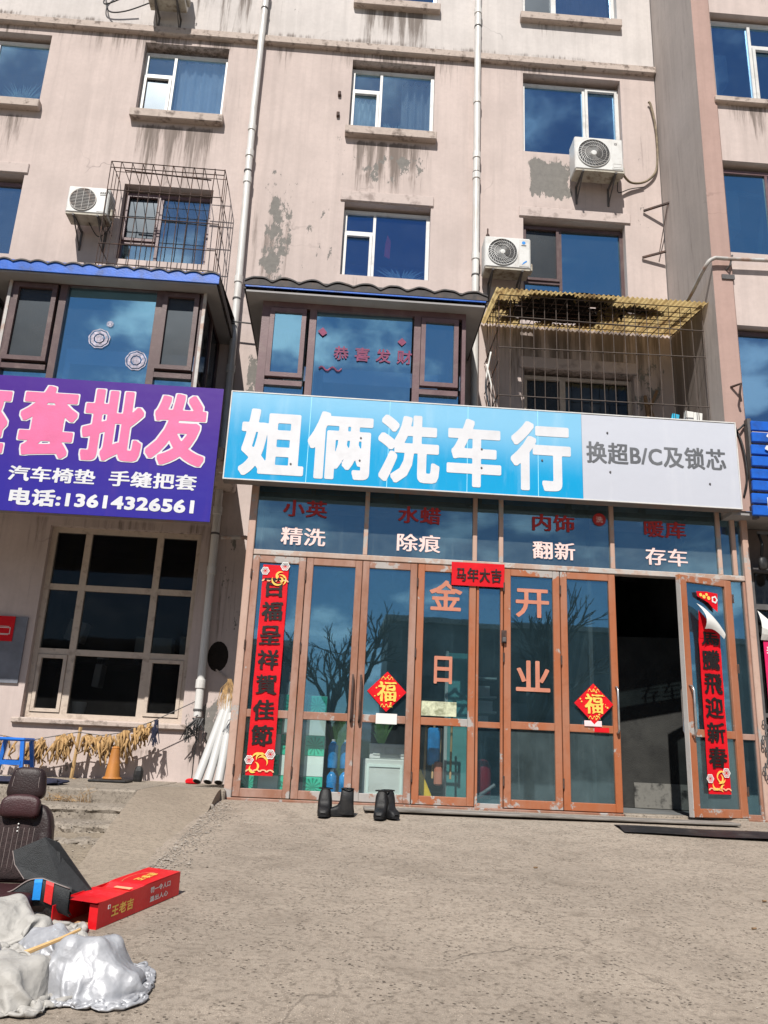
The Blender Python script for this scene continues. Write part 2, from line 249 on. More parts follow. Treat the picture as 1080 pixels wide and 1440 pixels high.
# ------------------------------------------------------------------ mesh helpers
class MB:
    def __init__(s): s.v = []; s.f = []; s.T = None
    def add(s, vs, fs):
        b = len(s.v)
        for p in vs:
            p = Vector(p); s.v.append(tuple(s.T @ p) if s.T is not None else tuple(p))
        s.f += [tuple(b+i for i in f) for f in fs]; return s
    def box(s, x0, x1, y0, y1, z0, z1, ch=0):
        if ch:   # chamfered along all vertical-plane edges: an octagonal front with depth
            c = ch; o = [(x0+c, z0), (x1-c, z0), (x1, z0+c), (x1, z1-c), (x1-c, z1), (x0+c, z1), (x0, z1-c), (x0, z0+c)]
            i_ = [(x0+c, z0+c), (x1-c, z0+c), (x1-c, z0+c), (x1-c, z1-c), (x1-c, z1-c), (x0+c, z1-c), (x0+c, z1-c), (x0+c, z0+c)]
            vs = [(x, y1, z) for x, z in o] + [(x, y0+c, z) for x, z in o] + [(x0+c, y0, z0+c), (x1-c, y0, z0+c), (x1-c, y0, z1-c), (x0+c, y0, z1-c)]
            fs = [tuple(range(7, -1, -1))] + [(i, (i+1) % 8, 8+(i+1) % 8, 8+i) for i in range(8)]
            fs += [(8, 9, 17, 16), (9, 10, 17), (10, 11, 18, 17), (11, 12, 18), (12, 13, 19, 18), (13, 14, 19), (14, 15, 16, 19), (15, 8, 16), (16, 17, 18, 19)]
            return s.add(vs, fs)
        return s.add([(x0, y0, z0), (x1, y0, z0), (x1, y1, z0), (x0, y1, z0), (x0, y0, z1), (x1, y0, z1), (x1, y1, z1), (x0, y1, z1)],
                     [(3, 2, 1, 0), (4, 5, 6, 7), (0, 1, 5, 4), (1, 2, 6, 5), (2, 3, 7, 6), (3, 0, 4, 7)])
    def tube(s, pts, r, n=8, r1=None):
        pts = [Vector(p) for p in pts]; m = len(pts); rings = []
        for i, p in enumerate(pts):
            d = (pts[min(i+1, m-1)] - pts[max(i-1, 0)]).normalized()
            a = d.orthogonal().normalized() if i == 0 else (rings[-1][1] - d*rings[-1][1].dot(d)).normalized()
            b = d.cross(a); rr = r if r1 is None else r + (r1-r)*i/(m-1)
            rings.append(([p + (a*math.cos(2*math.pi*k/n) + b*math.sin(2*math.pi*k/n))*rr for k in range(n)], a))
        vs = [q for rg, _ in rings for q in rg]; fs = []
        for i in range(m-1):
            for k in range(n): fs.append((i*n+k, i*n+(k+1) % n, (i+1)*n+(k+1) % n, (i+1)*n+k))
        fs.append(tuple(range(n-1, -1, -1))); fs.append(tuple((m-1)*n+k for k in range(n)))
        return s.add(vs, fs)
    def bar(s, p, q, w=.006): # square rod
        return s.tube([p, q], w, 4)
    def lathe(s, prof, c, n=16, axis='Z', arc=2*math.pi):
        vs = []; m = len(prof)
        for r_, h in prof:
            for k in range(n):
                a = 2*math.pi*k/n
                p = (r_*math.cos(a), r_*math.sin(a), h) if axis == 'Z' else (r_*math.cos(a), h, r_*math.sin(a))
                vs.append((c[0]+p[0], c[1]+p[1], c[2]+p[2]))
        fs = [(i*n+k, i*n+(k+1) % n, (i+1)*n+(k+1) % n, (i+1)*n+k) for i in range(m-1) for k in range(n)]
        fs.append(tuple(range(n))); fs.append(tuple((m-1)*n+k for k in range(n)))
        return s.add(vs, fs)
    def sq(s, c, size, e1=.4, e2=.4, nu=24, nv=16, fn=None): # superellipsoid cushion
        sg = lambda t, e: math.copysign(abs(t)**e, t)
        vs = []; 
        for j in range(nv+1):
            ph = -math.pi/2 + math.pi*j/nv
            for i in range(nu):
                th = 2*math.pi*i/nu
                p = Vector((size[0]*sg(math.cos(ph), e1)*sg(math.cos(th), e2), size[1]*sg(math.cos(ph), e1)*sg(math.sin(th), e2), size[2]*sg(math.sin(ph), e1)))
                if fn: p = fn(p)
                vs.append(Vector(c)+p)
        fs = [(j*nu+i, j*nu+(i+1) % nu, (j+1)*nu+(i+1) % nu, (j+1)*nu+i) for j in range(nv) for i in range(nu)]
        return s.add(vs, fs)
    def sheet(s, rows): # grid of points
        n = len(rows[0]); vs = [p for r_ in rows for p in r_]
        return s.add(vs, [(i*n+k, i*n+k+1, (i+1)*n+k+1, (i+1)*n+k) for i in range(len(rows)-1) for k in range(n-1)])
    def poly(s, pts, y0, y1): # prism from an x-z outline
        n = len(pts)
        return s.add([(x, y0, z) for x, z in pts] + [(x, y1, z) for x, z in pts], [tuple(range(n)), tuple(range(2*n-1, n-1, -1))] + [(i, n+i, n+(i+1) % n, (i+1) % n) for i in range(n)])

def world_loc(o):
    v = Vector((0, 0, 0))
    while o is not None: v += o.location; o = o.parent
    return v
def obj(name, mb, mat, parent=None, loc=None, smooth=False, local=False, sharp=None):
    me = bpy.data.meshes.new(name); off = Vector((0, 0, 0)) if local else (Vector(loc) if loc is not None else (world_loc(parent) if parent else Vector((0, 0, 0))))
    me.from_pydata([tuple(Vector(p)-off) for p in mb.v], [], mb.f)
    bm = bmesh.new(); bm.from_mesh(me); bmesh.ops.recalc_face_normals(bm, faces=bm.faces); bm.to_mesh(me); bm.free()
    me.materials.append(mat)
    if smooth:
        for p in me.polygons: p.use_smooth = True
        if sharp: me.set_sharp_from_angle(angle=rad(sharp))
    o = bpy.data.objects.new(name, me); COL.objects.link(o)
    if parent: o.parent = parent
    if loc is not None: o.location = loc
    return o
def tag(o, label, cat, group=None):
    o['label'] = label; o['category'] = cat
    if group: o['group'] = group
    return o
def thing(name, label, cat, loc=(0, 0, 0), group=None, rz=0):
    o = bpy.data.objects.new(name, None); COL.objects.link(o); o.location = loc; o.rotation_euler = (0, 0, rz); o.empty_display_size = .2
    return tag(o, label, cat, group)
def struct(name, mb, mat, **kw):
    o = obj(name, mb, mat, **kw); o['kind'] = 'structure'; return o

_tc = {}
def _maxf(a, k, ax):
    o = a.copy()
    for d in range(1, k+1):
        for q in (d, -d):
            r_ = np.full_like(a, -9.); sl = [slice(None)]*2; sr = [slice(None)]*2
            sl[ax] = slice(max(q, 0), a.shape[ax]+min(q, 0)); sr[ax] = slice(max(-q, 0), a.shape[ax]+min(-q, 0)); r_[tuple(sl)] = a[tuple(sr)]; o = np.maximum(o, r_)
    return o
def glyphs(txt, emb, n=44, brush=0, seed=0):
    """flat mesh of a string whose strokes are widened by emb (in ems): outline -> distance field -> contour"""
    k = (txt, emb, n, brush, seed)
    if k in _tc: return _tc[k]
    kf = (txt, n)
    if kf not in _tc:
        cu = bpy.data.curves.new('t', 'FONT'); cu.body = txt; cu.resolution_u = 3; cu.space_character = 1.06
        o = bpy.data.objects.new('t', cu); me = bpy.data.meshes.new_from_object(o)
        v = np.array([tuple(p.co)[:2] for p in me.vertices]); cnt = {}
        for p in me.polygons:
            vs = list(p.vertices)
            for a, b in zip(vs, vs[1:]+vs[:1]): q = (min(a, b), max(a, b)); cnt[q] = cnt.get(q, 0)+1
        ed = [q for q, c in cnt.items() if c == 1]
        bpy.data.objects.remove(o); bpy.data.curves.remove(cu); bpy.data.meshes.remove(me)
        lo, hi = v.min(0)-.16, v.max(0)+.16; h = 1./n; gx = np.arange(lo[0], hi[0], h); gy = np.arange(lo[1], hi[1], h); PX, PY = np.meshgrid(gx, gy)
        d = np.full(PX.shape, 9.); ins = np.zeros(PX.shape, bool)
        for a, b in ed:
            A, B = v[a], v[b]; e = B-A; L = e@e+1e-12; t_ = np.clip(((PX-A[0])*e[0]+(PY-A[1])*e[1])/L, 0, 1)
            d = np.minimum(d, (PX-A[0]-t_*e[0])**2+(PY-A[1]-t_*e[1])**2)
            if A[1] != B[1]:
                c = (A[1] > PY) != (B[1] > PY); ins ^= c & (PX < A[0]+(PY-A[1])*e[0]/(B[1]-A[1]))
        d = np.sqrt(d); _tc[kf] = (gx, gy, np.where(ins, d, -d))
    gx, gy, phi = _tc[kf]; h = 1./n
    kx, kz = int(emb*.75/h), int(emb*.5/h)
    if kx or kz: phi = _maxf(_maxf(phi, kx, 1), kz, 0)
    phi = phi+(emb-max(kx, kz)*h)
    if brush:
        PX, PY = np.meshgrid(gx, gy); nz = np.array([mnoise.fractal(Vector((x*7, y*7, seed*3.1)), 1, 2, 3) for x, y in zip(PX.ravel(), PY.ravel())]).reshape(PX.shape); phi = phi+nz*.028
    V = []; F = []; vid = {}
    def corner(i, j):
        q = (i, j)
        if q not in vid: vid[q] = len(V); V.append((gx[i], gy[j]))
        return vid[q]
    def cross(i, j, i2, j2):
        q = (i, j, i2, j2) if (i, j) < (i2, j2) else (i2, j2, i, j)
        if q not in vid:
            a, b = phi[q[1], q[0]], phi[q[3], q[2]]; t_ = min(max(a/(a-b), .02), .98); vid[q] = len(V); V.append((gx[q[0]]+(gx[q[2]]-gx[q[0]])*t_, gy[q[1]]+(gy[q[3]]-gy[q[1]])*t_))
        return vid[q]
    P = phi > 0; act = P[:-1, :-1] | P[1:, :-1] | P[:-1, 1:] | P[1:, 1:]
    for j, i in zip(*np.nonzero(act)):
        cs = [(i, j), (i+1, j), (i+1, j+1), (i, j+1)]; f = []
        for q in range(4):
            a, b = cs[q], cs[(q+1) % 4]; pa, pb = P[a[1], a[0]], P[b[1], b[0]]
            if pa: f.append(corner(*a))
            if pa != pb: f.append(cross(a[0], a[1], b[0], b[1]))
        if len(f) > 2: F.append(tuple(f))
    _tc[k] = (np.array(V), F); return _tc[k]
def text_mb(txt, x0, x1, z0, z1, y, emb=.0, rot=0, brush=0, T=None, pad=None, seed=0, ref=None, n=None):
    n = n or (72 if (z1-z0) > .6 else (56 if (z1-z0) > .17 else 36)); seed = round(seed, 2)
    v, f = glyphs(txt, emb, n, brush, seed); vr = v if ref is None else glyphs(txt, ref, n)[0]; lo, hi = vr.min(0), vr.max(0); mb = MB(); mb.T = T
    pts = []
    for p in v:
        a = (p[0]-lo[0])/(hi[0]-lo[0]); b = (p[1]-lo[1])/(hi[1]-lo[1])
        if brush:
            q = Vector((a*2.6+seed, b*2.6, seed*1.7)); a += brush*mnoise.noise(q); b += brush*mnoise.noise(q+Vector((9, 4, 2)))+brush*1.2*(a-.5)
        pts.append((x0+(x1-x0)*a, z0+(z1-z0)*b))
    if rot:
        cx, cz = (x0+x1)/2, (z0+z1)/2; c_, s_ = math.cos(rot), math.sin(rot)
        pts = [(cx+(x-cx)*c_-(z-cz)*s_, cz+(x-cx)*s_+(z-cz)*c_) for x, z in pts]
    mb.add([(x, y, z) for x, z in pts], f); return mb
def ptext(name, parent, mat, txt, *a, **k): return obj(name, text_mb(txt, *a, **k), mat, parent)

# ------------------------------------------------------------------ walls with openings and wear and shade maps
def smooth_noise(n, s):
    g = rng.random(int(n/s)+3); x = np.arange(n)/s; i = x.astype(int); t = x-i; t = t*t*(3-2*t); return g[i]*(1-t)+g[i+1]*t
def wall(name, x0, x1, z0, z1, y, holes, mat, parent, depth=.28, step=.09, stains=(), peels=(), yb=None, reveal_top=True):
    xs = set([x0, x1]); zs = set([z0, z1])
    for h in holes: xs |= {h[0], h[1]}; zs |= {h[2], h[3]}
    def fill(st):
        st = sorted(v for v in st); out = [st[0]]
        for a, b in zip(st, st[1:]):
            n = max(1, int(round((b-a)/step))); out += [a+(b-a)*i/n for i in range(1, n+1)]
        return out
    X = [v for v in fill(xs) if x0-1e-6 <= v <= x1+1e-6]; Z = [v for v in fill(zs) if z0-1e-6 <= v <= z1+1e-6]
    nx, nz = len(X), len(Z); mb = MB()
    vs = [(X[i], y, Z[j]) for j in range(nz) for i in range(nx)]; fs = []
    for j in range(nz-1):
        zc = (Z[j]+Z[j+1])/2
        for i in range(nx-1):
            xc = (X[i]+X[i+1])/2
            if any(h[0] < xc < h[1] and h[2] < zc < h[3] for h in holes): continue
            fs.append((j*nx+i, j*nx+i+1, (j+1)*nx+i+1, (j+1)*nx+i))
    nf = len(vs)
    for h in holes:
        b = len(vs); a0, a1, c0, c1 = max(h[0], x0), min(h[1], x1), max(h[2], z0), min(h[3], z1)
        vs += [(a0, y, c0), (a1, y, c0), (a1, y, c1), (a0, y, c1), (a0, y+depth, c0), (a1, y+depth, c0), (a1, y+depth, c1), (a0, y+depth, c1)]
        fs += [(b, b+1, b+5, b+4), (b+1, b+2, b+6, b+5), (b+2, b+3, b+7, b+6), (b+3, b, b+4, b+7)]
    me = bpy.data.meshes.new(name); off = world_loc(parent); me.from_pydata([(p[0]-off.x, p[1]-off.y, p[2]-off.z) for p in vs], [], fs)
    A = np.array(vs); x, z = A[:, 0], A[:, 2]; pe = np.zeros(len(vs)); st = np.array([.10+.16*max(0, mnoise.fractal(Vector((a*.5, 3.3, c*.35)), 1, 2, 3)) for a, c in zip(x, z)])
    for (a, b, top, ln, amt) in stains:     # streaks below an edge, plus shade painted under a sign
        nn = smooth_noise(400, 3.)[np.clip(((x-a)/max(b-a, .01)*120).astype(int), 0, 399)]
        inside = (x > a) & (x < b) & (z < top+.02); amt = amt*np.clip(np.minimum(x-a, b-x)/(.10+.10*(b-a)), 0, 1)*(np.clip((top-z)/1.2, 0, 1) if ln >= 1.6 else 1)
        st = np.maximum(st, np.where(inside, amt*(.35+.9*nn)*np.exp(-np.maximum(top-z, 0)/ln), 0))
    for (a, b, c, d, amt) in peels:
        w = np.clip(np.minimum(np.minimum(x-a, b-x)/(.3*(b-a)), np.minimum(z-c, d-z)/(.3*(d-c))), 0, 1); pe = np.maximum(pe, w*amt)
    for nm, arr in (('stain', st), ('peel', pe)):
        at = me.attributes.new(nm, 'FLOAT', 'POINT'); at.data.foreach_set('value', arr.astype(np.float32))
    me.materials.append(mat); o = bpy.data.objects.new(name, me); COL.objects.link(o); o.parent = parent
    return o

def pane(parent, x0, x1, z0, z1, y, mat, tilt=.004, name='pane', T=None):
    mb = MB(); mb.T = T; d = [random.uniform(-tilt, tilt) for _ in range(3)]; d.append(d[0]+d[2]-d[1])
    c = [(x0, z0), (x1, z0), (x1, z1), (x0, z1)]
    mb.add([(x, y+e, z) for (x, z), e in zip(c, d)] + [(x, y+e+.006, z) for (x, z), e in zip(c, d)], [(0, 1, 2, 3), (7, 6, 5, 4), (0, 4, 5, 1), (1, 5, 6, 2), (2, 6, 7, 3), (3, 7, 4, 0)])
    return obj(name, mb, mat, parent)
def ring(mb, x0, x1, z0, z1, w, y0, y1):
    mb.box(x0, x0+w, y0, y1, z0, z1); mb.box(x1-w, x1, y0, y1, z0, z1); mb.box(x0+w, x1-w, y0, y1, z0, z0+w); mb.box(x0+w, x1-w, y0, y1, z1-w, z1)

def window(parent, x0, x1, z0, z1, y, cells, fmat, gmat, sill=None, fw=.055, name='window', room=True, roomd=1.6):
    """cells: (fx0, fx1, fz0, fz1, kind) in fractions; kind: p pane, c casement, s screen casement"""
    mb = MB(); ring(mb, x0, x1, z0, z1, fw, y, y+.07); W, H = x1-x0, z1-z0
    ps = []
    for (a, b, c, d, k) in cells:
        X0, X1, Z0, Z1 = x0+a*W, x0+b*W, z0+c*H, z0+d*H
        if a > 0: mb.box(X0-fw*.4, X0+fw*.4, y+.003, y+.066, Z0, Z1)
        if c > 0: mb.box(X0, X1, y+.005, y+.064, Z0-fw*.4, Z0+fw*.4)
        if k in 'cs': ring(mb, X0+fw*.45, X1-fw*.45, Z0+fw*.5, Z1-fw*.5, fw*.8, y-.018, y+.03)
        ps.append((X0, X1, Z0, Z1, k))
    fr = obj(name, mb, fmat, parent)
    for X0, X1, Z0, Z1, k in ps: pane(fr, X0+.01, X1-.01, Z0+.01, Z1-.01, y+.035, gmat if k != 's' else M['screen'], .006, 'pane' if k != 's' else 'insect_screen')
    if sill:
        s_ = MB(); s_.box(x0-.05, x1+.05, sill, y+.02, z0-.17, z0-.012, .012); obj('sill', s_, M['sill'], fr)
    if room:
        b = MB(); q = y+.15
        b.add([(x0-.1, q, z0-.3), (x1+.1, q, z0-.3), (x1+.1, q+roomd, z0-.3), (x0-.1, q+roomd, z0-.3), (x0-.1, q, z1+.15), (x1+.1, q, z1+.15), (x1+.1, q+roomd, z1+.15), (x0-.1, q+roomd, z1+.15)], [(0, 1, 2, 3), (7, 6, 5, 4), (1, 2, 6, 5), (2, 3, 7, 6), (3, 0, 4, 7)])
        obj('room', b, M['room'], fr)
    return fr
def curtain(parent, x0, x1, z0, z1, y, mat, n=9, amp=.03):
    mb = MB(); k = n*8
    mb.sheet([[(x0+(x1-x0)*i/k, y+amp*math.sin(i/8*2*math.pi)+.012*math.sin(i*1.7), z) for i in range(k+1)] for z in np.linspace(z0, z1, 5)])
    o = obj('curtain', mb, mat, parent, smooth=True); return o

W = 1.2                                           # main facade plane
bld = thing('apartment_building', 'pink plastered apartment block with pale upper floor and rain streaks', 'apartment building', (0, W, 0))
LEFT = -9.5
hl = [(-7.2, -5.41, 10.46, 11.85), (-3.86, -2.46, 10.44, 11.87), (-.37, 1.04, 10.43, 11.86), (2.55, 4.24, 10.26, 11.87),
      (-7.2, -5.41, 7.64, 9.08), (-3.84, -2.44, 7.69, 9.05), (-.35, 1.04, 7.69, 9.02), (2.54, 4.21, 7.62, 8.97),
      (2.54, 4.24, 4.9, 6.28), (-4.11, -2.03, .82, 3.41), (-4.4, -2.2, 4.35, 6.25), (-1.15, 1.25, 4.35, 6.2), (-1.19, 4.84, .0, 3.86)]
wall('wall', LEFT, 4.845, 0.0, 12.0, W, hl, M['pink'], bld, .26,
     stains=[(LEFT, 4.84, 12.0, .55, .7), (-3.9, -2.4, 10.2, 1.3, 1.0), (-.4, 1.05, 10.15, .9, 1.1), (-7.3, -5.3, 10.2, 1.1, .9), (2.55, 4.3, 10.2, .7, .6), (-.4, 1.05, 9.55, .6, .6), (2.4, 4.3, 9.2, .3, .5),
             (-1.85, -1.05, 9.4, 2.6, 1.1), (-1.8, -1.0, 6.3, 1.6, 1.0), (-2.3, -1.5, 12, 3, .5), (1.5, 2.3, 12, 3.5, .35), (4.3, 4.85, 11.8, 2.5, .65), (-2.0, -1.2, 3.6, 1.6, 1.0), (-2.0, -1.15, .6, .5, .8), (-5, -2, .45, .25, .6), (1.9, 4.9, 7.05, 1.55, 1.35), (1.9, 4.8, 7.5, .3, .5), (-5.4, -3.9, 7.6, .7, .5), (-9, -1.2, 3.5, 1.5, .55), (-3.0, -1.9, 12, 1.6, .6), (-.3, 0.3, 7.65, .8, .5)],  # wide entry below the purple sign adds grime plus painted shade
     peels=[(-1.75, -1.0, 5.8, 10.2, .62), (-1.8, -1.05, 4, 6.8, .66), (-.5, 1.2, 9.2, 10.2, .52), (2.45, 3.5, 9.2, 10.3, .95), (-1.3, .2, 8.9, 11.2, .30), (-1.2, -.2, 7.2, 9.4, .42), (-2.2, -1.1, .1, 1.4, .6), (3.6, 4.9, 5.3, 7, .5), (-5, -2, .0, .5, .4), (4.2, 4.9, 8, 11.5, .3), (-2.0, -1.0, 1.4, 3.9, .4)])
wall('upper_wall', LEFT, 4.845, 12.16, 15.5, W-.012, [(-7.2, -5.41, 13.25, 14.7), (-3.86, -2.46, 13.25, 14.7), (-.37, 1.04, 13.13, 14.6), (2.55, 4.24, 13.12, 14.6)], M['cream'], bld, .26,
     stains=[(-.4, 1.05, 12.93, .8, 1.2), (2.5, 4.3, 12.93, .4, .45), (-3.3, -1.9, 13.4, 1.4, .85), (-6.5, -3.5, 13, .6, .5), (LEFT, 4.84, 12.3, .15, .8), (1.5, 2.3, 13.5, 2, .3)], peels=[(-1.9, -1.0, 12.2, 13.5, .3)])
b = MB(); b.box(LEFT, 4.86, W-.09, W+.2, 12.0, 12.16, .02); obj('frieze_band', b, M['sill'], bld)
for z, xa, xb in ((9.02, -.42, 1.08), (8.97, 2.47, 4.3), (9.08, -7.2, -5.36), (6.28, 2.47, 4.3)):
    b = MB(); b.box(xa, xb, W-.028, W+.1, z+.012, z+.2, .01); obj('lintel', b, M['sill'] if False else simple('lintel_plaster', (.50, .42, .39), .9, .1, 4, (.1, .07, .06), .6, 4), bld)
b = MB(); b.box(LEFT, 4.84, W+.01, W+.25, 15.5, 16); obj('parapet', b, M['cream'], bld)
IN = W+.13
A3 = [(0, .36, 0, .68, 'c'), (0, .36, .68, 1, 'p'), (.36, 1, 0, 1, 'p')]
window(bld, -7.2, -5.41, 10.46, 11.78, IN, [(0, .5, 0, 1, 'p'), (.5, 1, 0, 1, 'p')], M['upvc'], M['wglass3'], W-.12)
w_ = window(bld, -3.86, -2.46, 10.44, 11.78, IN, [(0, .36, 0, .66, 's'), (0, .36, .66, 1, 'p'), (.36, 1, 0, 1, 'p')], M['upvc'], M['wglass3'], W-.12)
w2a = window(bld, -.37, 1.04, 10.43, 11.78, IN, A3, M['upvc'], M['wglass3'], W-.12)
w3a = window(bld, 2.55, 4.24, 10.26, 11.78, IN, [(0, .64, 0, 1, 'p'), (.64, 1, 0, 1, 'c')], M['upvc'], M['wglass'])
window(bld, -7.2, -5.41, 7.64, 9.0, IN, [(0, .5, 0, 1, 'p'), (.5, 1, 0, 1, 'p')], M['purpleframe'], M['wglass2'])
window(bld, -3.84, -2.44, 7.69, 8.98, IN, [(0, .42, .3, 1, 's'), (0, .42, 0, .3, 'p'), (.42, 1, 0, 1, 'p')], M['purpleframe'], M['wglass2'])
w2b = window(bld, -.35, 1.04, 7.69, 8.96, IN, A3, M['upvc'], M['wglass4'])
window(bld, 2.54, 4.21, 7.62, 8.92, IN, [(0, .38, .2, 1, 's'), (0, .38, 0, .2, 'p'), (.38, 1, 0, 1, 'p')], M['brownframe'], M['bayglass'])
window(bld, 2.54, 4.24, 4.9, 6.24, IN, [(0, .38, 0, 1, 's'), (.38, 1, 0, 1, 'p')], M['creamframe'], M['darkglass'])
wt = window(bld, -.37, 1.04, 13.13, 14.5, IN, A3, M['upvc'], M['wglass'], W-.12)
wt3 = window(bld, 2.55, 4.24, 13.12, 14.5, IN, [(0, .36, 0, 1, 's'), (.36, 1, 0, 1, 'p')], M['upvc'], M['wglass2'], W-.12)
curtain(wt3, 3.2, 4.18, 13.1, 14.5, IN+.2, M['lilac']); curtain(w2a, -.28, .1, 10.4, 11.3, IN+.2, M['curtain'], 4, .05); curtain(w2a, .5, 1.02, 10.4, 11.75, IN+.2, M['curtain'], 4, .05)
curtain(w_, -3.33, -2.5, 10.4, 11.78, IN+.14, M['whitecurtain'], 5, .02); curtain(w3a, 2.6, 4.2, 10.0, 10.62, IN+.3, M['curtain'], 5, .05)  # first call adds a white sheet imitating a cloud reflection in the pane
b = MB(); b.box(LEFT, -1.62, -.2, W-.002, 4.02, 4.2, .02); obj('canopy_ledge', b, M['sill'], bld)  # unseen slab, added to block sun from the wall under the sign
# ground-floor shop window at the left
gw = MB(); x0, x1, z0, z1 = -4.11, -2.03, .82, 3.41; ring(gw, x0, x1, z0, z1, .07, W+.1, W+.2)
for x in (-3.6, -2.61): gw.box(x-.045, x+.045, W+.104, W+.19, z0+.07, z1-.07)
for z in (1.69, 2.57): gw.box(x0+.07, x1-.07, W+.107, W+.185, z-.04, z+.04)
ring(gw, -4.03, -3.65, .90, 1.645, .045, W+.085, W+.16); ring(gw, -2.56, -2.10, .90, 1.645, .045, W+.085, W+.16)
gf = obj('window', gw, M['creamframe'], bld)
for xa, xb in ((-4.03, -3.65), (-3.55, -2.66), (-2.56, -2.1)):
    for za, zb in ((.9, 1.65), (1.73, 2.53), (2.61, 3.33)): pane(gf, xa-.02, xb+.02, za-.02, zb+.02, W+.14, M['darkglass'])
b = MB(); b.box(-4.2, -1.96, W-.06, W+.1, .745, .815, .012); obj('sill', b, M['sill'], gf)
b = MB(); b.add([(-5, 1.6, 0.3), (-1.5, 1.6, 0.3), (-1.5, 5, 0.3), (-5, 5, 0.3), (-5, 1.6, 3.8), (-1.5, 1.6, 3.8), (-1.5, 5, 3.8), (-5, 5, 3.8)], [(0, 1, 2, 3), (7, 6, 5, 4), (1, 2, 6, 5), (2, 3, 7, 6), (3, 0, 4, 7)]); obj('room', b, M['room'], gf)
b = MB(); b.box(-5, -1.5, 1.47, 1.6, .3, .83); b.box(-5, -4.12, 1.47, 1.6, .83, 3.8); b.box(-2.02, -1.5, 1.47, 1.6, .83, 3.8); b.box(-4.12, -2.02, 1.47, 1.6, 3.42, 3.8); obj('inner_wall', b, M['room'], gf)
# notice board wall panel at far left
b = MB(); b.box(-5.6, -4.2, W-.03, W-.002, 1.24, 2.11); tag(obj('notice_board', b, M['greycover'], loc=(-4.9, W, 1.24)), 'dark grey board fixed on the wall left of the shop window', 'notice board')
t = thing('red_notice', 'small red printed notice on the dark board at the left edge', 'notice', (-4.5, W-.03, 1.79)); b = MB(); b.box(-4.95, -4.36, W-.045, W-.033, 1.78, 2.11); obj('sheet', b, M['red'], t)
b = MB(); [b.box(-4.85, -4.42, W-.049, W-.046, z, z+.006) for z in (1.97, 1.86)]; ring(b, -4.62, -4.4, 1.87, 1.96, .008, W-.049, W-.046); obj('print', b, M['paper'], t)

# ------------------------------------------------------------------ neighbour building on the right
R = -.3
nb = thing('neighbour_building', 'projecting pink apartment wing at the right edge with dark red pilaster', 'apartment building', (6, R, 0))
wall('wall', 5.14, 9.5, 3.72, 15.5, R+.03, [(5.16, 7.2, 10.22, 11.86), (5.15, 7.2, 7.55, 9.1), (5.12, 7.2, 4.9, 6.4)], M['pink'], nb, .22,
     stains=[(5.14, 7.3, 10.15, .7, .9), (5.14, 7.3, 7.5, .3, .4), (5.14, 7.3, 12.4, .5, .4)], peels=[])
wall('pilaster', 4.86, 5.14, 3.72, 15.5, R, [], M['pinkdark'], nb, .1, stains=[(4.86, 5.14, 12, 5, .25)], peels=[(4.8, 5.2, 4, 6, .25)])
b = MB(); b.box(5.136, 5.142, R, R+.03, 3.72, 15.5); obj('pilaster_edge', b, M['pinkdark'], nb)
# side face towards the camera axis
def side_face(name, x, y0, y1, z0, z1, mat, parent, stain):
    me = bpy.data.meshes.new(name); n = 14; m = 90; off = world_loc(parent); vs = []; st = []
    for j in range(m+1):
        for i in range(n+1):
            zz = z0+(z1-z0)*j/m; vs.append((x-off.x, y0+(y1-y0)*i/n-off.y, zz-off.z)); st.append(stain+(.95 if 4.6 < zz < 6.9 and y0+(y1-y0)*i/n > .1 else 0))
    me.from_pydata(vs, [], [(j*(n+1)+i, j*(n+1)+i+1, (j+1)*(n+1)+i+1, (j+1)*(n+1)+i) for j in range(m) for i in range(n)])
    for nm, a in (('stain', np.array(st)), ('peel', np.full(len(vs), .16))): me.attributes.new(nm, 'FLOAT', 'POINT').data.foreach_set('value', a.astype(np.float32))
    me.materials.append(mat); o = bpy.data.objects.new(name, me); COL.objects.link(o); o.parent = parent; return o
side_face('side_wall', 4.86, R, W+.3, 3.72, 15.5, M['sidewall'], nb, .25)
b = MB(); b.box(4.86, 9.5, R+.02, 4, 3.67, 3.72); obj('soffit', b, M['soffit'], nb)
n4a = window(nb, 5.16, 7.2, 10.22, 11.80, R+.13, [(0, .32, 0, 1, 'p'), (.32, .66, 0, .72, 'c'), (.32, .66, .72, 1, 'p'), (.66, 1, 0, 1, 'p')], M['upvc'], M['wglass'])
b = MB(); b.box(5.1, 7.3, R-.05, R+.1, 10.10, 10.2, .012); obj('sill', b, M['sill'], n4a)
n4b = window(nb, 5.15, 7.2, 7.55, 9.02, R+.13, [(0, .34, 0, 1, 'p'), (.34, 1, 0, 1, 'p')], M['purpleframe'], M['bayglass'])
b = MB(); b.T = Matrix.Translation((5.24, R+.3, 7.7)) @ Matrix.Rotation(rad(10), 4, 'Y'); ring(b, 0, .5, 0, 1.15, .05, 0, .05); obj('open_casement', b, M['whitebox'], n4b)
window(nb, 5.12, 7.2, 4.9, 6.36, R+.13, [(0, .5, 0, 1, 'p'), (.5, 1, 0, 1, 'p')], M['brownframe'], M['wglass'])
t = tag(obj('storage_box', MB().box(5.2, 5.5, R+.26, R+.5, 10.75, 11.3, .02), M['whitebox'], loc=(5.35, R+.4, 10.75)), 'tall white box behind the upper right window', 'box')
b = MB(); b.box(5.2, 5.34, R+.25, R+.45, 10.53, 10.74, .015); tag(obj('small_carton', b, M['paper'], loc=(5.28, R+.35, 10.53)), 'small white carton beneath the tall white box in the upper right window', 'carton')
b = MB(); b.box(5.2, 5.62, R+.24, R+.5, 10.24, 10.52, .015); tag(obj('blue_carton', b, M['cyanbox'], loc=(5.4, R+.35, 10.24)), 'cyan patterned carton on the sill of the upper right window', 'carton')
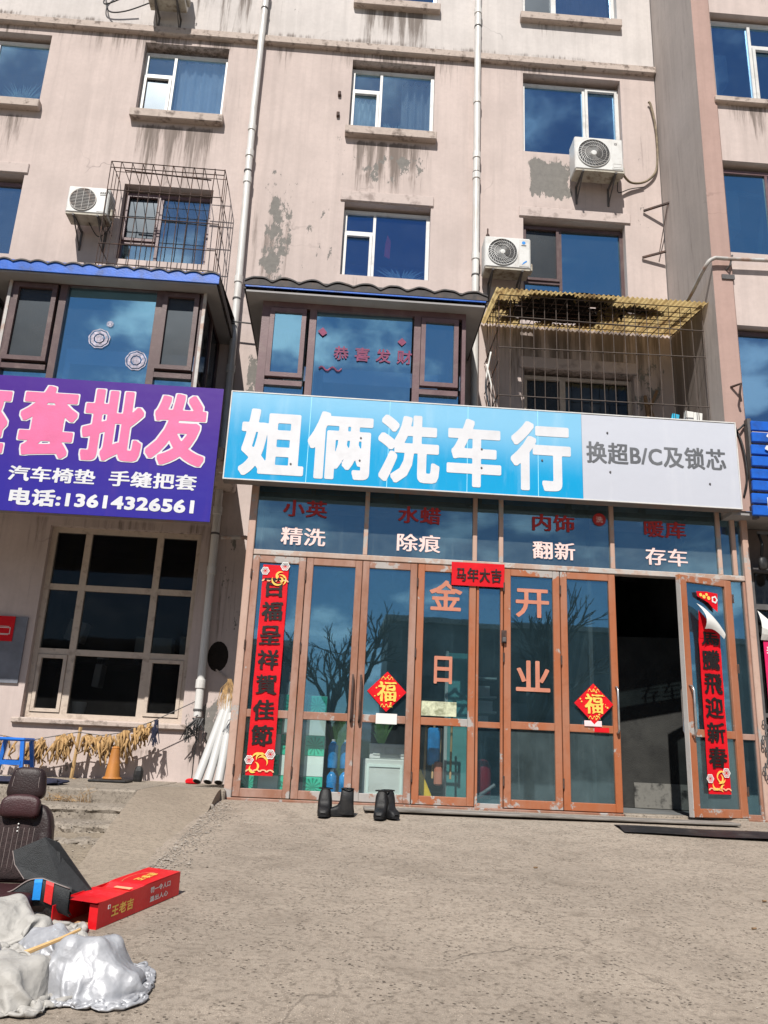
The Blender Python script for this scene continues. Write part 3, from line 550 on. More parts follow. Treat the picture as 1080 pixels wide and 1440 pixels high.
b = MB(); b.box(5.2, 5.48, R+.26, R+.55, 8.1, 8.78, .02); tag(obj('cabinet', b, M['whitebox'], loc=(5.35, R+.4, 8.1)), 'pale cabinet behind the plum framed window at right', 'cabinet')
# right ground-floor neighbour
b = MB(); b.box(5.19, 9.5, .3, .5, 0, 3.66); obj('ground_wall', b, M['pinkdark'] if False else simple('dark_wall', (.16, .13, .12), .9, .2, 3), nb)
t = thing('neighbour_sign', 'blue slatted sign with white lettering cut by the right edge', 'shop sign', (5.2, R-.1, 3.6))
for i in range(8):
    b = MB(); z = 3.62+i*.165; b.box(5.05+.012*i, 7.6, R-.17+.02*(i % 2), R-.13+.02*(i % 2), z, z+.135, .01); obj('slat', b, M['tin_blue'], t)
[obj('back_post', MB().box(x, x+.05, R-.12, R-.03, 3.6, 4.95), M['darksteel'], t) for x in (5.1, 6.2, 7.4)]
ptext('lettering', t, M['signwhite'], '汽', 5.27, 5.87, 4.15, 4.75, R-.175, .035); ptext('lettering', t, M['signwhite'], '电', 5.24, 5.5, 3.66, 3.9, R-.175, .035)
t = thing('neighbour_shopfront', 'dark framed glass shop window below the blue slatted sign at right', 'shop window', (5.6, .2, 0))
b = MB(); ring(b, 5.24, 7.2, .1, 3.1, .06, .14, .28); b.box(5.3, 7.14, .15, .27, 2.55, 2.62); b.box(5.3, 7.14, .15, .27, 1.2, 1.25); obj('frame', b, M['darksteel'], t)
for za, zb in ((.14, 1.21), (1.24, 2.56), (2.61, 3.06)): pane(t, 5.29, 7.15, za, zb, .21, M['darkglass'])
t = thing('crimson_couplet', 'crimson paper couplet with a curled white top at the far right', 'paper banner', (5.45, .1, 1.1))
b = MB(); b.box(5.34, 5.62, .118, .122, 1.15, 2.2); obj('sheet', b, M['crimson'], t); b = MB(); b.sheet([[(5.30+.3*i/6, .1-.06*math.sin(j*.7), 2.15+.38*j/5-.25*i/6*(j/5)) for i in range(7)] for j in range(6)]); obj('curl', b, M['paper'], t)
ptext('character', t, M['paper'], '春', 5.37, 5.5, 1.95, 2.08, .116, .02)
t = thing('tool_rack', 'black hand tools hanging under the blue slatted sign', 'tools', (5.4, 0, 3.2))
b = MB(); b.box(5.3, 6.4, -.05, -.02, 3.5, 3.54); obj('rail', b, M['darksteel'], t)
for i in range(7):
    b = MB(); x = 5.32+i*.13; b.tube([(x, -.04, 3.5), (x+.02, -.07, 3.36), (x-.01, -.08, 3.2)], .018, 6); b.sq((x, -.08, 3.1-.04*(i % 3)), (.06, .04, .09), .7, .7, 10, 6); obj('tool', b, M['black'], t, smooth=True)

# ------------------------------------------------------------------ ground, platform, steps, ramp
SL = .082
def gz(y): return SL*max(min(y, 0), -10)
ys = [-160, -60, -30, -20, -14, -10.0] + list(np.linspace(-9.5, 0, 20)) + [1.0]
mb = MB(); mb.sheet([[(x, y, gz(y)-.045) for x in (-160, -40, -12, -6, -3, -1.3, 3, 8, 20, 60, 160)] for y in ys]); struct('ground', mb, M['earth'])
# concrete apron with a broken left edge
mb = MB(); rows = []; yy = np.linspace(-10, -.12, 130)
for y in yy:
    e = -1.36+.05*mnoise.noise(Vector((y*1.7, 0, 3)))+.03*mnoise.noise(Vector((y*7, 5, 0))) - (.25*max(0, -5.2-y)/4)
    xs_ = [e-.02, e] + list(e+(14-e)*np.linspace(0, 1, 60)[1:]**1.5)
    rows.append([(x, y, gz(y)+(.006*mnoise.noise(Vector((x*.8, y*.8, 0))) if i > 1 else 0)-(.05 if i == 0 else 0)) for i, x in enumerate(xs_)])
mb.sheet(rows); struct('apron', mb, M['ground'], smooth=True, sharp=40)
mb = MB(); mb.box(-9.5, -1.98, -1.12, W+.1, -.3, .1, .02); mb.box(-1.98, -1.21, -.16, W+.1, -.3, .098, .02); struct('platform', mb, M['step'])
def rough_block(name, x0, x1, y0, y1, z0, z1, mat, amp=.03, seed=0):
    mb = MB(); n = 260; rows = []
    prof = [(y1, z1), (y0+.16, z1), (y0+.06, z1), (y0+.02, z1-.012), (y0, z1-.035), (y0+.012, z1-.065), (y0+.01, (z0+z1)/2), (y0, z0)]
    for (y, z) in prof:
        r_ = []
        for i in range(n+1):
            x = x0+(x1-x0)*i/n; k = mnoise.fractal(Vector((x*5.5, y*6+seed, z*14)), 1., 2., 5); k2 = mnoise.noise(Vector((x*17, z*40, seed)))
            r_.append((x, y+(amp*k*1.3+amp*.5*k2 if y < y1 else 0), z+(amp*.5*k if y < y1-.001 else 0)))
        rows.append(r_)
    mb.sheet(rows); return struct(name, mb, mat)
rough_block('step', -9.5, -1.93, -1.62, -1.0, -.16, -.035, M['step'], .022, 1); rough_block('step', -9.5, -1.9, -2.15, -1.5, -.32, -.15, M['step'], .045, 2); rough_block('step', -9.5, -1.88, -2.65, -2.05, -.40, -.235, M['step'], .06, 3)
mb = MB(); rows = []
for i in range(41):
    t_ = i/40; y = -.14-4.1*t_; l = -1.985+.2*max(0, -y-1)/2.6+.02*mnoise.noise(Vector((y*4, 1, 1)))
    zl = .1 if y > -1.05 else .1+(gz(-3.9)-.04-.1)*min(1, (-y-1.05)/2.85); q = min(1, max(0, (-y-.14)/1.1)); q = q*q*(3-2*q); zr_ = .1*(1-q)+(gz(y)-.016)*q
    zl = max(zl, gz(y)-.045)
    rows.append([(l, y, zl-.3)]+[(l+(-1.26-l)*k/12, y, zl+(zr_-zl)*(k/12)**1.3+.005*mnoise.noise(Vector((k, y*3, 0)))) for k in range(13)]+[(-1.255, y, zr_-.3)])
mb.sheet(rows); struct('side_ramp', mb, M['ramp'], smooth=True, sharp=40)
# loose rubble along the broken edge and the steps
mb = MB()
for i in range(1500):
    if i < 1160: y = random.uniform(-4.2, -.3); x = -1.27+abs(random.gauss(0, .13)); z = gz(y)+.004
    elif i < 1300: x = random.uniform(-3.6, -1.95); y = random.uniform(-3.3, -2.66); z = gz(y)-.04
    elif i < 1400: x = random.uniform(-3.6, -1.95); y = random.uniform(-2.2, -2.0); z = -.14
    else: y = random.uniform(-6.5, -.4); x = random.uniform(-1.2, 4.5); z = gz(y)+.004
    r_ = random.uniform(.003, .010)*(1.8 if random.random() < .06 and i < 1400 else 1)*(.6 if i >= 1400 else 1)
    q = [Vector((random.gauss(0, 1), random.gauss(0, 1), random.gauss(0, .7))).normalized()*r_ for _ in range(6)]
    c = Vector((x, y, z+r_*.3)); a = r_
    mb.add([c+Vector((a*random.uniform(.6, 1.3), 0, 0)), c-Vector((a*random.uniform(.6, 1.3), 0, 0)), c+Vector((0, a*random.uniform(.6, 1.3), 0)), c-Vector((0, a, 0)), c+Vector((a*.2, 0, a*random.uniform(.4, .9))), c-Vector((0, 0, a*.6))],
           [(0, 2, 4), (2, 1, 4), (1, 3, 4), (3, 0, 4), (2, 0, 5), (1, 2, 5), (3, 1, 5), (0, 3, 5)])
o = obj('gravel', mb, M['rubble']); o['kind'] = 'stuff'; o['label'] = 'loose gravel and crumbs of concrete along the broken apron edge'; o['category'] = 'gravel'
for (x, y, z, s, nm) in ((-1.40, -.55, -.03, .09, 'broken concrete lump beside the foot of the shopfront post'), (-1.30, -.80, -.06, .05, 'small concrete lump below the larger lump by the post')):
    b = MB(); b.sq((x, y, z+s*.3), (s*1.5, s*.8, s*.6), .8, .8, 14, 9, lambda p: p*(1+.35*mnoise.noise(p*14))); tag(obj('concrete_lump', b, M['rubble'], loc=(x, y, z)), nm, 'rubble')
# dry weeds on the step
t = thing('dry_weed', 'tuft of dry brown weeds in the crack of the top step', 'weed', (-2.55, -1.2, -.03)); b = MB()
for i in range(60):
    x = random.uniform(-2.85, -2.4); h = random.uniform(.04, .14)*(1.3 if x > -2.5 else .7); b.tube([(x, -1.17, -.04), (x+random.gauss(0, .02), -1.2, -.04+h*.6), (x+random.gauss(0, .05), -1.22, -.04+h)], .003, 3, .001)
obj('blades', b, M['dried'], t)
# base board and rubber mat at the doors
b = MB(); b.T = Matrix.Translation((2.2, -.5, gz(-.5)+.008)) @ Matrix.Rotation(rad(.6), 4, 'Z'); b.box(-1.85, 2.3, -.18, .12, 0, .03, .008); tag(obj('threshold_board', b, simple('weathered_board', (.22, .20, .18), .9, .3, 5, (.08, .07, .06), .7, 4, .5, 50, 0, .2, (.6, 5, 5)), loc=(2.2, -.5, gz(-.5))), 'long weathered grey board lying along the foot of the doors', 'board')
b = MB(); b.T = Matrix.Translation((3.0, -1.05, gz(-1.05)+.012)) @ Matrix.Rotation(rad(-6), 4, 'Z') @ Matrix.Rotation(rad(3.5), 4, 'X'); b.sheet([[(x, y, .022*(1-abs(y)/.26)+.004*math.sin(x*5)) for x in np.linspace(0, 2.6, 40)] for y in np.linspace(-.26, .26, 7)])
b.T = None; tag(obj('rubber_mat', b, M['black'], loc=(3.6, -1.1, gz(-1.1))), 'black rubber ramp mat on the concrete before the open doorway', 'mat')

# ------------------------------------------------------------------ wash shop front
sf = thing('shopfront', 'wash shop front of brown steel doors under the cyan sign', 'shopfront', (1.9, 0, 0))
PO = MB().box(-1.24, -1.15, -.06, .10, 0, 3.95, .008); obj('corner_post', PO, M['post'], sf)
obj('corner_post', MB().box(5.09, 5.17, -.06, .10, 0, 3.95, .008), M['post'], sf)
for x in (.235, 1.62, 1.955, 3.39, 4.79, 4.985): obj('transom_post', MB().box(x-.028, x+.028, -.035, .05, 2.935, 3.95, .006), M['post'], sf)
obj('transom_rail', MB().box(-1.15, 5.09, -.045, .07, 2.865, 2.935, .008), M['railpaint'], sf); obj('top_rail', MB().box(-1.15, 5.09, -.04, .06, 3.95, 4.02), M['frame'], sf)
obj('base_channel', MB().box(-1.24, 3.4, -.07, .12, -.09, .012, .006), M['frame'], sf); obj('base_channel', MB().box(4.84, 5.17, -.07, .12, -.09, .012, .006), M['frame'], sf)
TR = [(-1.15, .207), (.263, 1.592), (1.648, 1.927), (1.983, 3.362), (3.418, 4.762), (4.818, 4.957), (5.013, 5.09)]
tps = [pane(sf, a-.01, b_+.01, 2.925, 3.96, .0, M['transglass'], .006, 'transom_pane') for a, b_ in TR]
words = [(0, '小英', '精洗', -.83, -.27), (1, '水蜡', '除痕', .63, 1.18), (3, '内饰', '翻新', 2.36, 2.91), (4, '暖库', '存车', 3.82, 4.37)]
for i, a, c, xa, xb in words:
    ptext('red_lettering', tps[i], M['redlet'], a, xa, xb, 3.39, 3.61, -.013, .028); ptext('pale_lettering', tps[i], M['pinklet'], c, xa, xb, 3.02, 3.25, -.013, .024)
b = MB(); b.lathe([(.001, -.016), (.085, -.016), (.085, -.012), (.001, -.012)], (3.235, 0, 3.58), 20, 'Y'); obj('round_sticker', b, M['redlet'], tps[3]); ptext('sticker_print', tps[3], M['pinklet'], '洗', 3.19, 3.28, 3.54, 3.62, -.019, .01)

def leaf_door(x0, x1, mat, z1=2.855, T=None, gmat=None, st=.085, midz=.955, name='door', low=None):
    f = MB(); f.T = T; y0, y1 = -.045, .02
    f.box(x0, x0+st, y0, y1, .02, z1, .006); f.box(x1-st, x1, y0, y1, .02, z1, .006)
    f.box(x0+st, x1-st, y0+.003, y1-.003, .02, .115, .005); f.box(x0+st, x1-st, y0+.003, y1-.003, z1-.085, z1, .005); f.box(x0+st, x1-st, y0+.004, y1-.003, midz-.045, midz+.045, .005)
    d = obj(name, f, mat, sf)
    pane(d, x0+st-.01, x1-st+.01, .105, midz-.04, -.015, low or gmat or M['shopglass'], .004, 'pane', T); pane(d, x0+st-.01, x1-st+.01, midz+.04, z1-.08, -.015, gmat or M['shopglass'], .004, 'pane', T)
    return d
def hinges(d, x, T=None):
    for z in (.32, 1.75, 2.62):
        b = MB(); b.T = T; b.tube([(x, -.06, z-.055), (x, -.06, z+.055)], .011, 8); obj('hinge', b, M['rust'], d)
def pull(d, x, z0, z1, mat, T=None, side=-1):
    b = MB(); b.T = T; y = -.045; b.tube([(x, y, z0), (x, y-.05, z0+.005), (x, y-.075, z0+.04), (x, y-.075, z1-.04), (x, y-.05, z1-.005), (x, y, z1)], .013, 8); obj('handle', b, mat, d, smooth=True)
M['chrome'] = simple('worn_chrome', (.55, .54, .53), .3, .1, 6, (.2, .16, .13), .4, 8, .05, 40, .85)
lo2, lo3 = M['shopglass2'], M['shopglass3']; d1 = leaf_door(-1.145, -.49, M['frame'], low=lo2); d2 = leaf_door(-.48, .212, M['frame'], low=lo2); d3 = leaf_door(.218, .90, M['frame'], low=lo2); d4 = leaf_door(.91, 1.64, M['frame2'], low=lo2)
d5 = leaf_door(1.99, 2.69, M['frame2'], low=lo3); d6 = leaf_door(2.70, 3.40, M['frame2'], low=lo3)
for d, x in ((d1, -1.15), (d2, -.485), (d4, .905), (d5, 1.985), (d6, 2.695)): hinges(d, x)
pull(d2, .165, .91, 1.45, M['rust']); pull(d3, .262, .91, 1.45, M['rust']); pull(d6, 3.36, .92, 1.46, M['chrome'])
# narrow fixed bays
def fixed_bay(x0, x1, mat, nm='fixed_panel'):
    f = MB(); f.box(x0, x0+.03, -.03, .03, .01, 2.86, .004); f.box(x1-.03, x1, -.03, .03, .01, 2.86, .004); f.box(x0+.03, x1-.03, -.025, .025, .91, .98, .004); f.box(x0+.03, x1-.03, -.025, .025, .01, .06, .004)
    d = obj(nm, f, mat, sf); pane(d, x0+.02, x1-.02, .05, .92, 0, M['shopglass']); pane(d, x0+.02, x1-.02, .97, 2.86, 0, M['shopglass']); return d
fixed_bay(1.65, 1.98, M['frame2']); fixed_bay(4.875, 5.09, M['frame'])
# the open leaf, hinged at the right
OT = Matrix.Translation((4.87, -.03, 0)) @ Matrix.Rotation(rad(17), 4, 'Z')
d7 = leaf_door(-.79, 0, M['frame2'], 2.85, OT, None, .10, low=lo3); hinges(d7, 0, OT)
b = MB(); b.T = OT; b.box(-.797, -.79, -.05, .025, .02, 2.85); obj('edge_strip', b, M['bare'], d7)
for sd in (1, -1):
    b = MB(); b.T = OT; y = -.045 if sd < 0 else .02; x = -.745
    b.tube([(x, y, .92), (x, y+sd*.05, .93), (x, y+sd*.075, .98), (x, y+sd*.075, 1.44), (x, y+sd*.05, 1.49), (x, y, 1.5)], .014, 8); obj('handle', b, M['chrome'], d7, smooth=True)
# lettering on the glass of the doors
for d, ch, x0, x1, z0, z1 in ((d4, '金', 1.06, 1.47, 2.29, 2.67), (d4, '日', 1.14, 1.36, 1.40, 1.73), (d5, '开', 2.14, 2.56, 2.26, 2.62), (d5, '业', 2.14, 2.56, 1.36, 1.73)): ptext('lettering', d, M['orangelet'], ch, x0, x1, z0, z1, -.026, .02)
for x, z, w in ((1.45, 1.12, 0),): pass
# shop interior
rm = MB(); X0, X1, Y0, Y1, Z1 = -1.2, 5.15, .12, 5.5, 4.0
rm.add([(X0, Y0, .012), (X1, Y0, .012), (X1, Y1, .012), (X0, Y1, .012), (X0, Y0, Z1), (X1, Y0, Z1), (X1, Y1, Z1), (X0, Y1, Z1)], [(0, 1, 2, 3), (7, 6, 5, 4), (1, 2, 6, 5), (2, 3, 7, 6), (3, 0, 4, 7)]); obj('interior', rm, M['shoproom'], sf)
obj('door_sill', MB().box(3.4, 4.86, -.12, .115, -.10, .016, .008), M['step'], sf)
b = MB(); b.box(3.15, 3.2, .3, 4.5, .02, 3.9); obj('partition', b, M['room'], sf)
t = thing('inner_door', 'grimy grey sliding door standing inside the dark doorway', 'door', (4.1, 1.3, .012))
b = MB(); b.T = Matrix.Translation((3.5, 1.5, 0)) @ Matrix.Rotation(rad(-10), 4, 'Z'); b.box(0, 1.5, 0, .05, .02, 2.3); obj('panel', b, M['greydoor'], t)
b = MB(); b.T = Matrix.Translation((3.5, 1.47, 0)) @ Matrix.Rotation(rad(-10), 4, 'Z'); b.box(.55, 1.5, 0, .02, .02, .34); obj('kick_plate', b, simple('splashed_plate', (.16, .155, .14), .8, .3, 5, (.01, .01, .01), .95, 5), t)  # paler strip paints the sunlit foot of the panel; black specks are dirt
# tile counter fronts behind the two left doors
def tiles(x0, cols, rows, z0, y, label):
    t = thing('tile_counter', label, 'counter', (x0, y, .012)); s = .235
    obj('core', MB().box(x0, x0+cols*s, y+.012, y+.3, .014, z0+rows*s), M['pale'], t)
    for i in range(cols):
        for j in range(rows):
            g = (i+j) % 2 == 0; bx = MB(); xa, za = x0+i*s, z0+j*s; bx.box(xa+.003, xa+s-.003, y, y+.012, za+.003, za+s-.003, .002); ti = obj('tile', bx, M['tile_green'] if g else M['tile_white'], t)
            if g:
                st = MB(); c = (xa+s/2, za+s/2)
                for k in range(12):
                    a = k*math.pi/6; st.add([(c[0], y-.003, c[1]), (c[0]+.105*math.cos(a-.1), y-.003, c[1]+.105*math.sin(a-.1)), (c[0]+.105*math.cos(a+.1), y-.003, c[1]+.105*math.sin(a+.1))], [(0, 1, 2)])
                obj('tile_star', st, M['tile_star'], ti)
    return t
tiles(-1.12, 3, 5, .03, .22, 'green and white tiled counter behind the leftmost door'); tiles(-.36, 1, 5, .03, .24, 'narrow strip of green star tiles behind the second door')
for i, (x, z) in enumerate(((-.02, .02), (.13, .02), (-.02, .37), (.13, .37))):
    t = thing('water_bottle', ['blue water bottle low at the left of the bottle pile', 'blue water bottle low at the right of the bottle pile', 'blue water bottle on top at the left of the bottle pile', 'blue water bottle on top at the right of the bottle pile'][i], 'bottle', (x, .32, z), 'blue bottles piled behind the second door')
    b = MB(); b.lathe([(.055, 0), (.06, .01), (.058, .08), (.062, .09), (.058, .17), (.062, .18), (.058, .26), (.03, .3), (.02, .31)], (x, .32, z), 14); obj('body', b, M['bluebottle'], t, smooth=True); obj('cap', MB().lathe([(.022, .31), (.022, .335)], (x, .32, z), 10), M['paper'], t)
t = thing('white_cabinet', 'white panelled cabinet behind the third door', 'cabinet', (.62, .3, .012)); obj('body', MB().box(.35, .86, .22, .5, .03, .5, .01), M['pale'], t)
b = MB(); ring(b, .39, .82, .08, .44, .03, .208, .222); obj('panel_moulding', b, M['tile_white'], t); b = MB(); b.box(.42, .86, .26, .46, .502, .68, .01); obj('upper_box', b, M['whitebox'], t); b = MB(); [ring(b, x, x+.12, .55, .64, .015, .25, .262) for x in (.46, .6, .73)]; obj('upper_moulding', b, M['pale'], t)
def houseplant(label, x, y, z, n, h, mat, spread=.25, grp=None):
    t = thing('houseplant', label, 'plant', (x, y, z), grp); obj('pot', MB().lathe([(.06, 0), (.085, .13), (.075, .13)], (x, y, z), 12), M['wood'], t); b = MB()
    for i in range(n):
        a = random.uniform(0, 6.28); r_ = random.uniform(.3, 1)*spread; hh = h*random.uniform(.5, 1); c = Vector((x, y, z+.12)); tip = c+Vector((r_*math.cos(a), r_*.35*abs(math.sin(a)), hh)); mid = (c+tip)/2+Vector((0, 0, hh*.15)); w = Vector((.013, 0, 0))
        b.add([c-w*.5, c+w*.5, mid+w, mid-w, tip], [(0, 1, 2, 3), (3, 2, 4)])
    obj('leaves', b, mat, t); return t
houseplant('spiky green houseplant behind the third door glass', .58, .62, .5, 40, .45, M['leaf'], .2)
houseplant('bushy green houseplant on the shop floor behind the bottles', .12, .7, .05, 60, .9, M['leaf'], .3)
houseplant('pale spiky plant behind the second floor middle window', .62, IN+.2, 7.58, 110, .42, M['frost'], .5)
houseplant('pale leafy plant behind the third floor middle window', .4, IN+.18, 10.35, 70, .5, M['frost'], .35)
houseplant('pale frosted plant behind the upper left edge window', -5.85, IN+.2, 10.35, 130, .75, M['frost'], .5)
t = thing('red_ornament', 'red hanging paper ornament behind the second floor middle window', 'ornament', (.37, IN+.1, 8.2)); b = MB(); b.poly([(.33, 8.22), (.42, 8.18), (.43, 8.5), (.37, 8.62), (.34, 8.45)], IN+.1, IN+.12); obj('ribbon', b, M['red'], t)
t = thing('cleaning_tools', 'broom, blue mop and yellow sponge leaning behind the fourth door', 'cleaning tools', (1.25, .5, .012))
for x, mat_, h in ((1.1, 'wood', 1.0), (1.2, 'bluebottle', .95), (1.28, 'wood', .9), (1.42, 'darksteel', 1.1)):
    b = MB(); b.tube([(x, .4, .3), (x+.03, .55, h)], .014, 6); obj('handle', b, M['bambootan'], t)
    if mat_ == 'bluebottle': b = MB(); b.box(x-.06, x+.09, .42, .48, .45, .9, .02); obj('blue_cloth', b, M['bluebottle'], t)
b = MB(); b.T = Matrix.Translation((1.13, .35, .05)) @ Matrix.Rotation(rad(-25), 4, 'Y'); b.box(-.05, .08, 0, .06, 0, .36, .02); obj('yellow_sponge', b, M['yellow'], t)
b = MB(); b.box(1.22, 1.32, .36, .42, .22, .5, .02); obj('orange_brush', b, M['orangelet'], t)
t = thing('teal_panel', 'pale teal board standing inside behind the fourth door', 'board', (1.55, 1.0, .012)); obj('panel', MB().box(1.45, 1.85, 1.0, 1.05, .02, 1.9), M['teal'], t); obj('edge', MB().box(1.41, 1.45, .99, 1.06, .02, 1.92), M['pale'], t)
t = thing('shelf_unit', 'white shelf of small boxes behind the narrow glass panel', 'shelf', (1.9, 1.3, .9)); obj('back', MB().box(1.8, 2.15, 1.5, 1.52, .9, 1.9), M['room'], t)
for z in (.95, 1.15, 1.35, 1.6): obj('shelf_board', MB().box(1.8, 2.15, 1.25, 1.5, z, z+.025), M['pale'], t)
for z, x in ((.98, 1.84), (1.18, 1.9), (1.38, 1.86)): obj('small_box', MB().box(x, x+.2, 1.28, 1.4, z, z+.13), M['paper'], t)
t = thing('red_canister', 'red canister with a grey hose on the floor behind the narrow panel', 'canister', (1.82, .45, .012)); obj('body', MB().lathe([(.10, 0), (.11, .02), (.11, .36), (.07, .44), (.03, .46)], (1.82, .45, .09), 16), M['fireext'], t, smooth=True); b = MB(); b.tube([(1.68, .3, .1), (1.8, .28, .16), (1.95, .3, .26)], .022, 8); obj('hose', b, M['lightsteel'], t)
t = thing('spray_bottle', 'white spray bottle with orange nozzle on the tiled counter', 'bottle', (-.6, .3, 1.206)); obj('body', MB().lathe([(.035, 0), (.035, .13), (.015, .16)], (-.6, .3, 1.206), 12), M['paper'], t); obj('nozzle', MB().lathe([(.018, .16), (.024, .2), (.012, .27)], (-.6, .3, 1.206), 8), M['orangelet'], t)

# ------------------------------------------------------------------ couplets and diamonds
def deco(parent, cx, cz, w, y, T=None, flip=1):
    for (dx, dz, r_) in ((.18*flip, .05, .055), (-.22*flip, -.02, .05)):
        b = MB(); b.T = T
        for rr in (.35, .65, 1): 
            n = 20; b.sheet([[(cx+dx*w*2+r_*rr*k*math.cos(a)*(1+.1*math.cos(6*a)), y, cz+dz+r_*rr*k*math.sin(a)*(1+.1*math.cos(6*a))) for a in np.linspace(0, 2*math.pi, n+1)] for k in (.78, 1)])
        obj('flower_print', b, M['paper'], parent)
    b = MB(); b.T = T
    for k in range(5):
        a0 = random.uniform(0, 6); r0 = random.uniform(.03, .075); ox, oz = random.uniform(-.09, .09), random.uniform(-.13, .0)
        b.sheet([[(cx+ox+(r0+s*.02*math.sin(math.pi*i/10))*math.cos(a0+i*.3), y-.001*k, cz+oz+(r0+s*.02*math.sin(math.pi*i/10))*math.sin(a0+i*.3)) for i in range(11)] for s in (-.6, .6)])
    obj('swirl_print', b, M['gold'], parent)
    b = MB(); b.T = T
    for k in range(4):
        ox = -.12+.08*k; b.sheet([[(cx+ox+.045*math.cos(a)*s, y-.0005*k, cz-.15+.03*math.sin(a)*s) for a in np.linspace(0, math.pi, 9)] for s in (.55, 1)])
    obj('cloud_print', b, M['peach'], parent)
def paper_strip(parent, x0, x1, z0, z1, y, T=None, mat='red', wob=.006, edge=.006, seed=0):
    b = MB(); b.T = T; rows = []
    for j in range(41):
        z = z0+(z1-z0)*j/40
        rows.append([(x0+(x1-x0)*i/8+(edge*mnoise.noise(Vector((z*5, i*7., seed))) if i in (0, 8) else 0), y-wob*abs(mnoise.noise(Vector((i*.5, z*2.5, seed)))), z) for i in range(9)])
    b.sheet(rows); return obj('sheet', b, M[mat], parent, smooth=True)
t = thing('red_couplet', 'red paper couplet with black brush characters on the leftmost door', 'paper couplet', (-.85, -.05, .26))
paper_strip(t, -1.01, -.695, .26, 2.74, -.052, seed=1)
for i, ch in enumerate('百福呈祥賀佳節'):
    z = 2.36-i*.292; ptext('character', t, M['ink'], ch, -.985, -.73, z-.02, z+.215, -.064, .035, brush=.035, seed=i+1)
deco(t, -.85, .45, .3, -.063); deco(t, -.85, 2.68, .3, -.063)
t = thing('red_couplet', 'red paper couplet peeling from the open door at right with its top torn off', 'paper couplet', (4.45, -.2, .26))
OTP = OT
paper_strip(t, -.57, -.245, .28, 2.08, -.052, OTP, seed=5)
for i, ch in enumerate('騰飛迎新春'):
    z = 1.73-i*.285; ptext('character', t, M['ink'], ch, -.545, -.275, z-.02, z+.22, -.064, .035, brush=.035, seed=i+11, T=OTP)
ptext('character', t, M['ink'], '馬', -.54, -.27, 2.0, 2.2, -.0645, .035, brush=.035, seed=31, T=OTP)
deco(t, -.41, .47, .3, -.063, OTP)
b = MB(); b.T = OTP; b.add([(-.57, -.056, 2.08), (-.245, -.056, 2.08), (-.25, -.066, 2.2), (-.33, -.075, 2.26), (-.46, -.085, 2.32), (-.575, -.09, 2.42)], [(0, 1, 2, 3, 4, 5)]); obj('torn_top', b, M['red'], t)
b = MB(); b.T = OTP; rows = []
for j in range(9):
    s = j/8; rows.append([(-.60+(.33*u)+.02*math.sin(s*3), -.09-.14*math.sin(s*2.2)*(1-.5*u), 2.50-.27*u-(.03+.30*(1-u*.6))*s+.05*math.sin(u*3.1)) for u in np.linspace(0, 1, 12)])
b.sheet(rows); obj('curled_back', b, M['paper'], t, smooth=True)
t2 = thing('torn_scrap', 'torn red scrap with gold print left at the top of the open door', 'paper scrap', (4.4, -.2, 2.55))
b = MB(); b.T = OTP; b.add([(x, -.054, z) for x, z in ((-.56, 2.66), (-.55, 2.60), (-.45, 2.56), (-.38, 2.53), (-.32, 2.47), (-.25, 2.43), (-.235, 2.66), (-.4, 2.67))], [tuple(range(8))]); obj('sheet', b, M['red'], t2)
b = MB(); b.T = OTP
for x, z, r_ in ((-.5, 2.62, .022), (-.45, 2.6, .025), (-.41, 2.63, .02), (-.38, 2.59, .025)): b.lathe([(.002, -.06), (r_, -.06), (r_, -.058)], (x, 0, z), 8, 'Y')
obj('gold_print', b, M['gold'], t2); b = MB(); b.T = OTP; b.sheet([[(-.29+r_*math.cos(a)*(1+.12*math.cos(5*a)), -.058, 2.58+r_*math.sin(a)*(1+.12*math.cos(5*a))) for a in np.linspace(0, 6.2832, 24)] for r_ in (.025, .045)]); obj('flower_print', b, M['paper'], t2)
t = thing('red_banner', 'small red horizontal banner with black characters over the narrow panel', 'paper banner', (1.66, -.06, 2.62))
paper_strip(t, 1.325, 1.99, 2.61, 2.905, -.062, seed=9)
ptext('character', t, M['ink'], '马年大吉', 1.38, 1.95, 2.66, 2.84, -.074, .03, brush=.02, seed=3)
for lab, cx, cz, h in (('red diamond poster with gold character on the third door', .578, 1.275, .235), ('red diamond poster with gold character on the door left of the open doorway', 3.08, 1.25, .24)):
    t = thing('fu_diamond', lab, 'paper poster', (cx, -.06, cz-h), 'red diamonds with a gold character')
    b = MB(); b.add([(cx, -.058, cz+h), (cx+h, -.056, cz), (cx, -.058, cz-h), (cx-h, -.056, cz), (cx, -.062, cz)], [(0, 4, 1), (1, 4, 2), (2, 4, 3), (3, 4, 0)]); obj('sheet', b, M['red'], t)
    ptext('character', t, M['gold'], '福', cx-.115, cx+.115, cz-.12, cz+.12, -.068, .028, brush=.02, seed=cx)
    b = MB()
    for k in range(26):
        a = random.uniform(0, 6.28); q = random.uniform(.62, .92); x, z = q*math.cos(a)*h*.9, q*math.sin(a)*h*.9
        if abs(x)+abs(z) < h*.93 and max(abs(x), abs(z)) > .125:
            r_ = random.uniform(.005, .012); b.lathe([(.001, -.066), (r_, -.066), (r_*.8, -.064)], (cx+x, 0, cz+z), 6, 'Y')
    for dz in (.15, -.17): b.sheet([[(cx+.07*u, -.066, cz+dz+.02*math.cos(u*9)+s) for u in np.linspace(-1, 1, 12)] for s in (0, .012)])
    obj('gold_print', b, M['gold'], t)
b = MB(); b.box(.46, .71, -.067, -.063, .90, 1.02); tag(obj('white_card', b, M['paper'], loc=(.58, -.065, .9)), 'white card taped beneath the diamond on the third door', 'card')
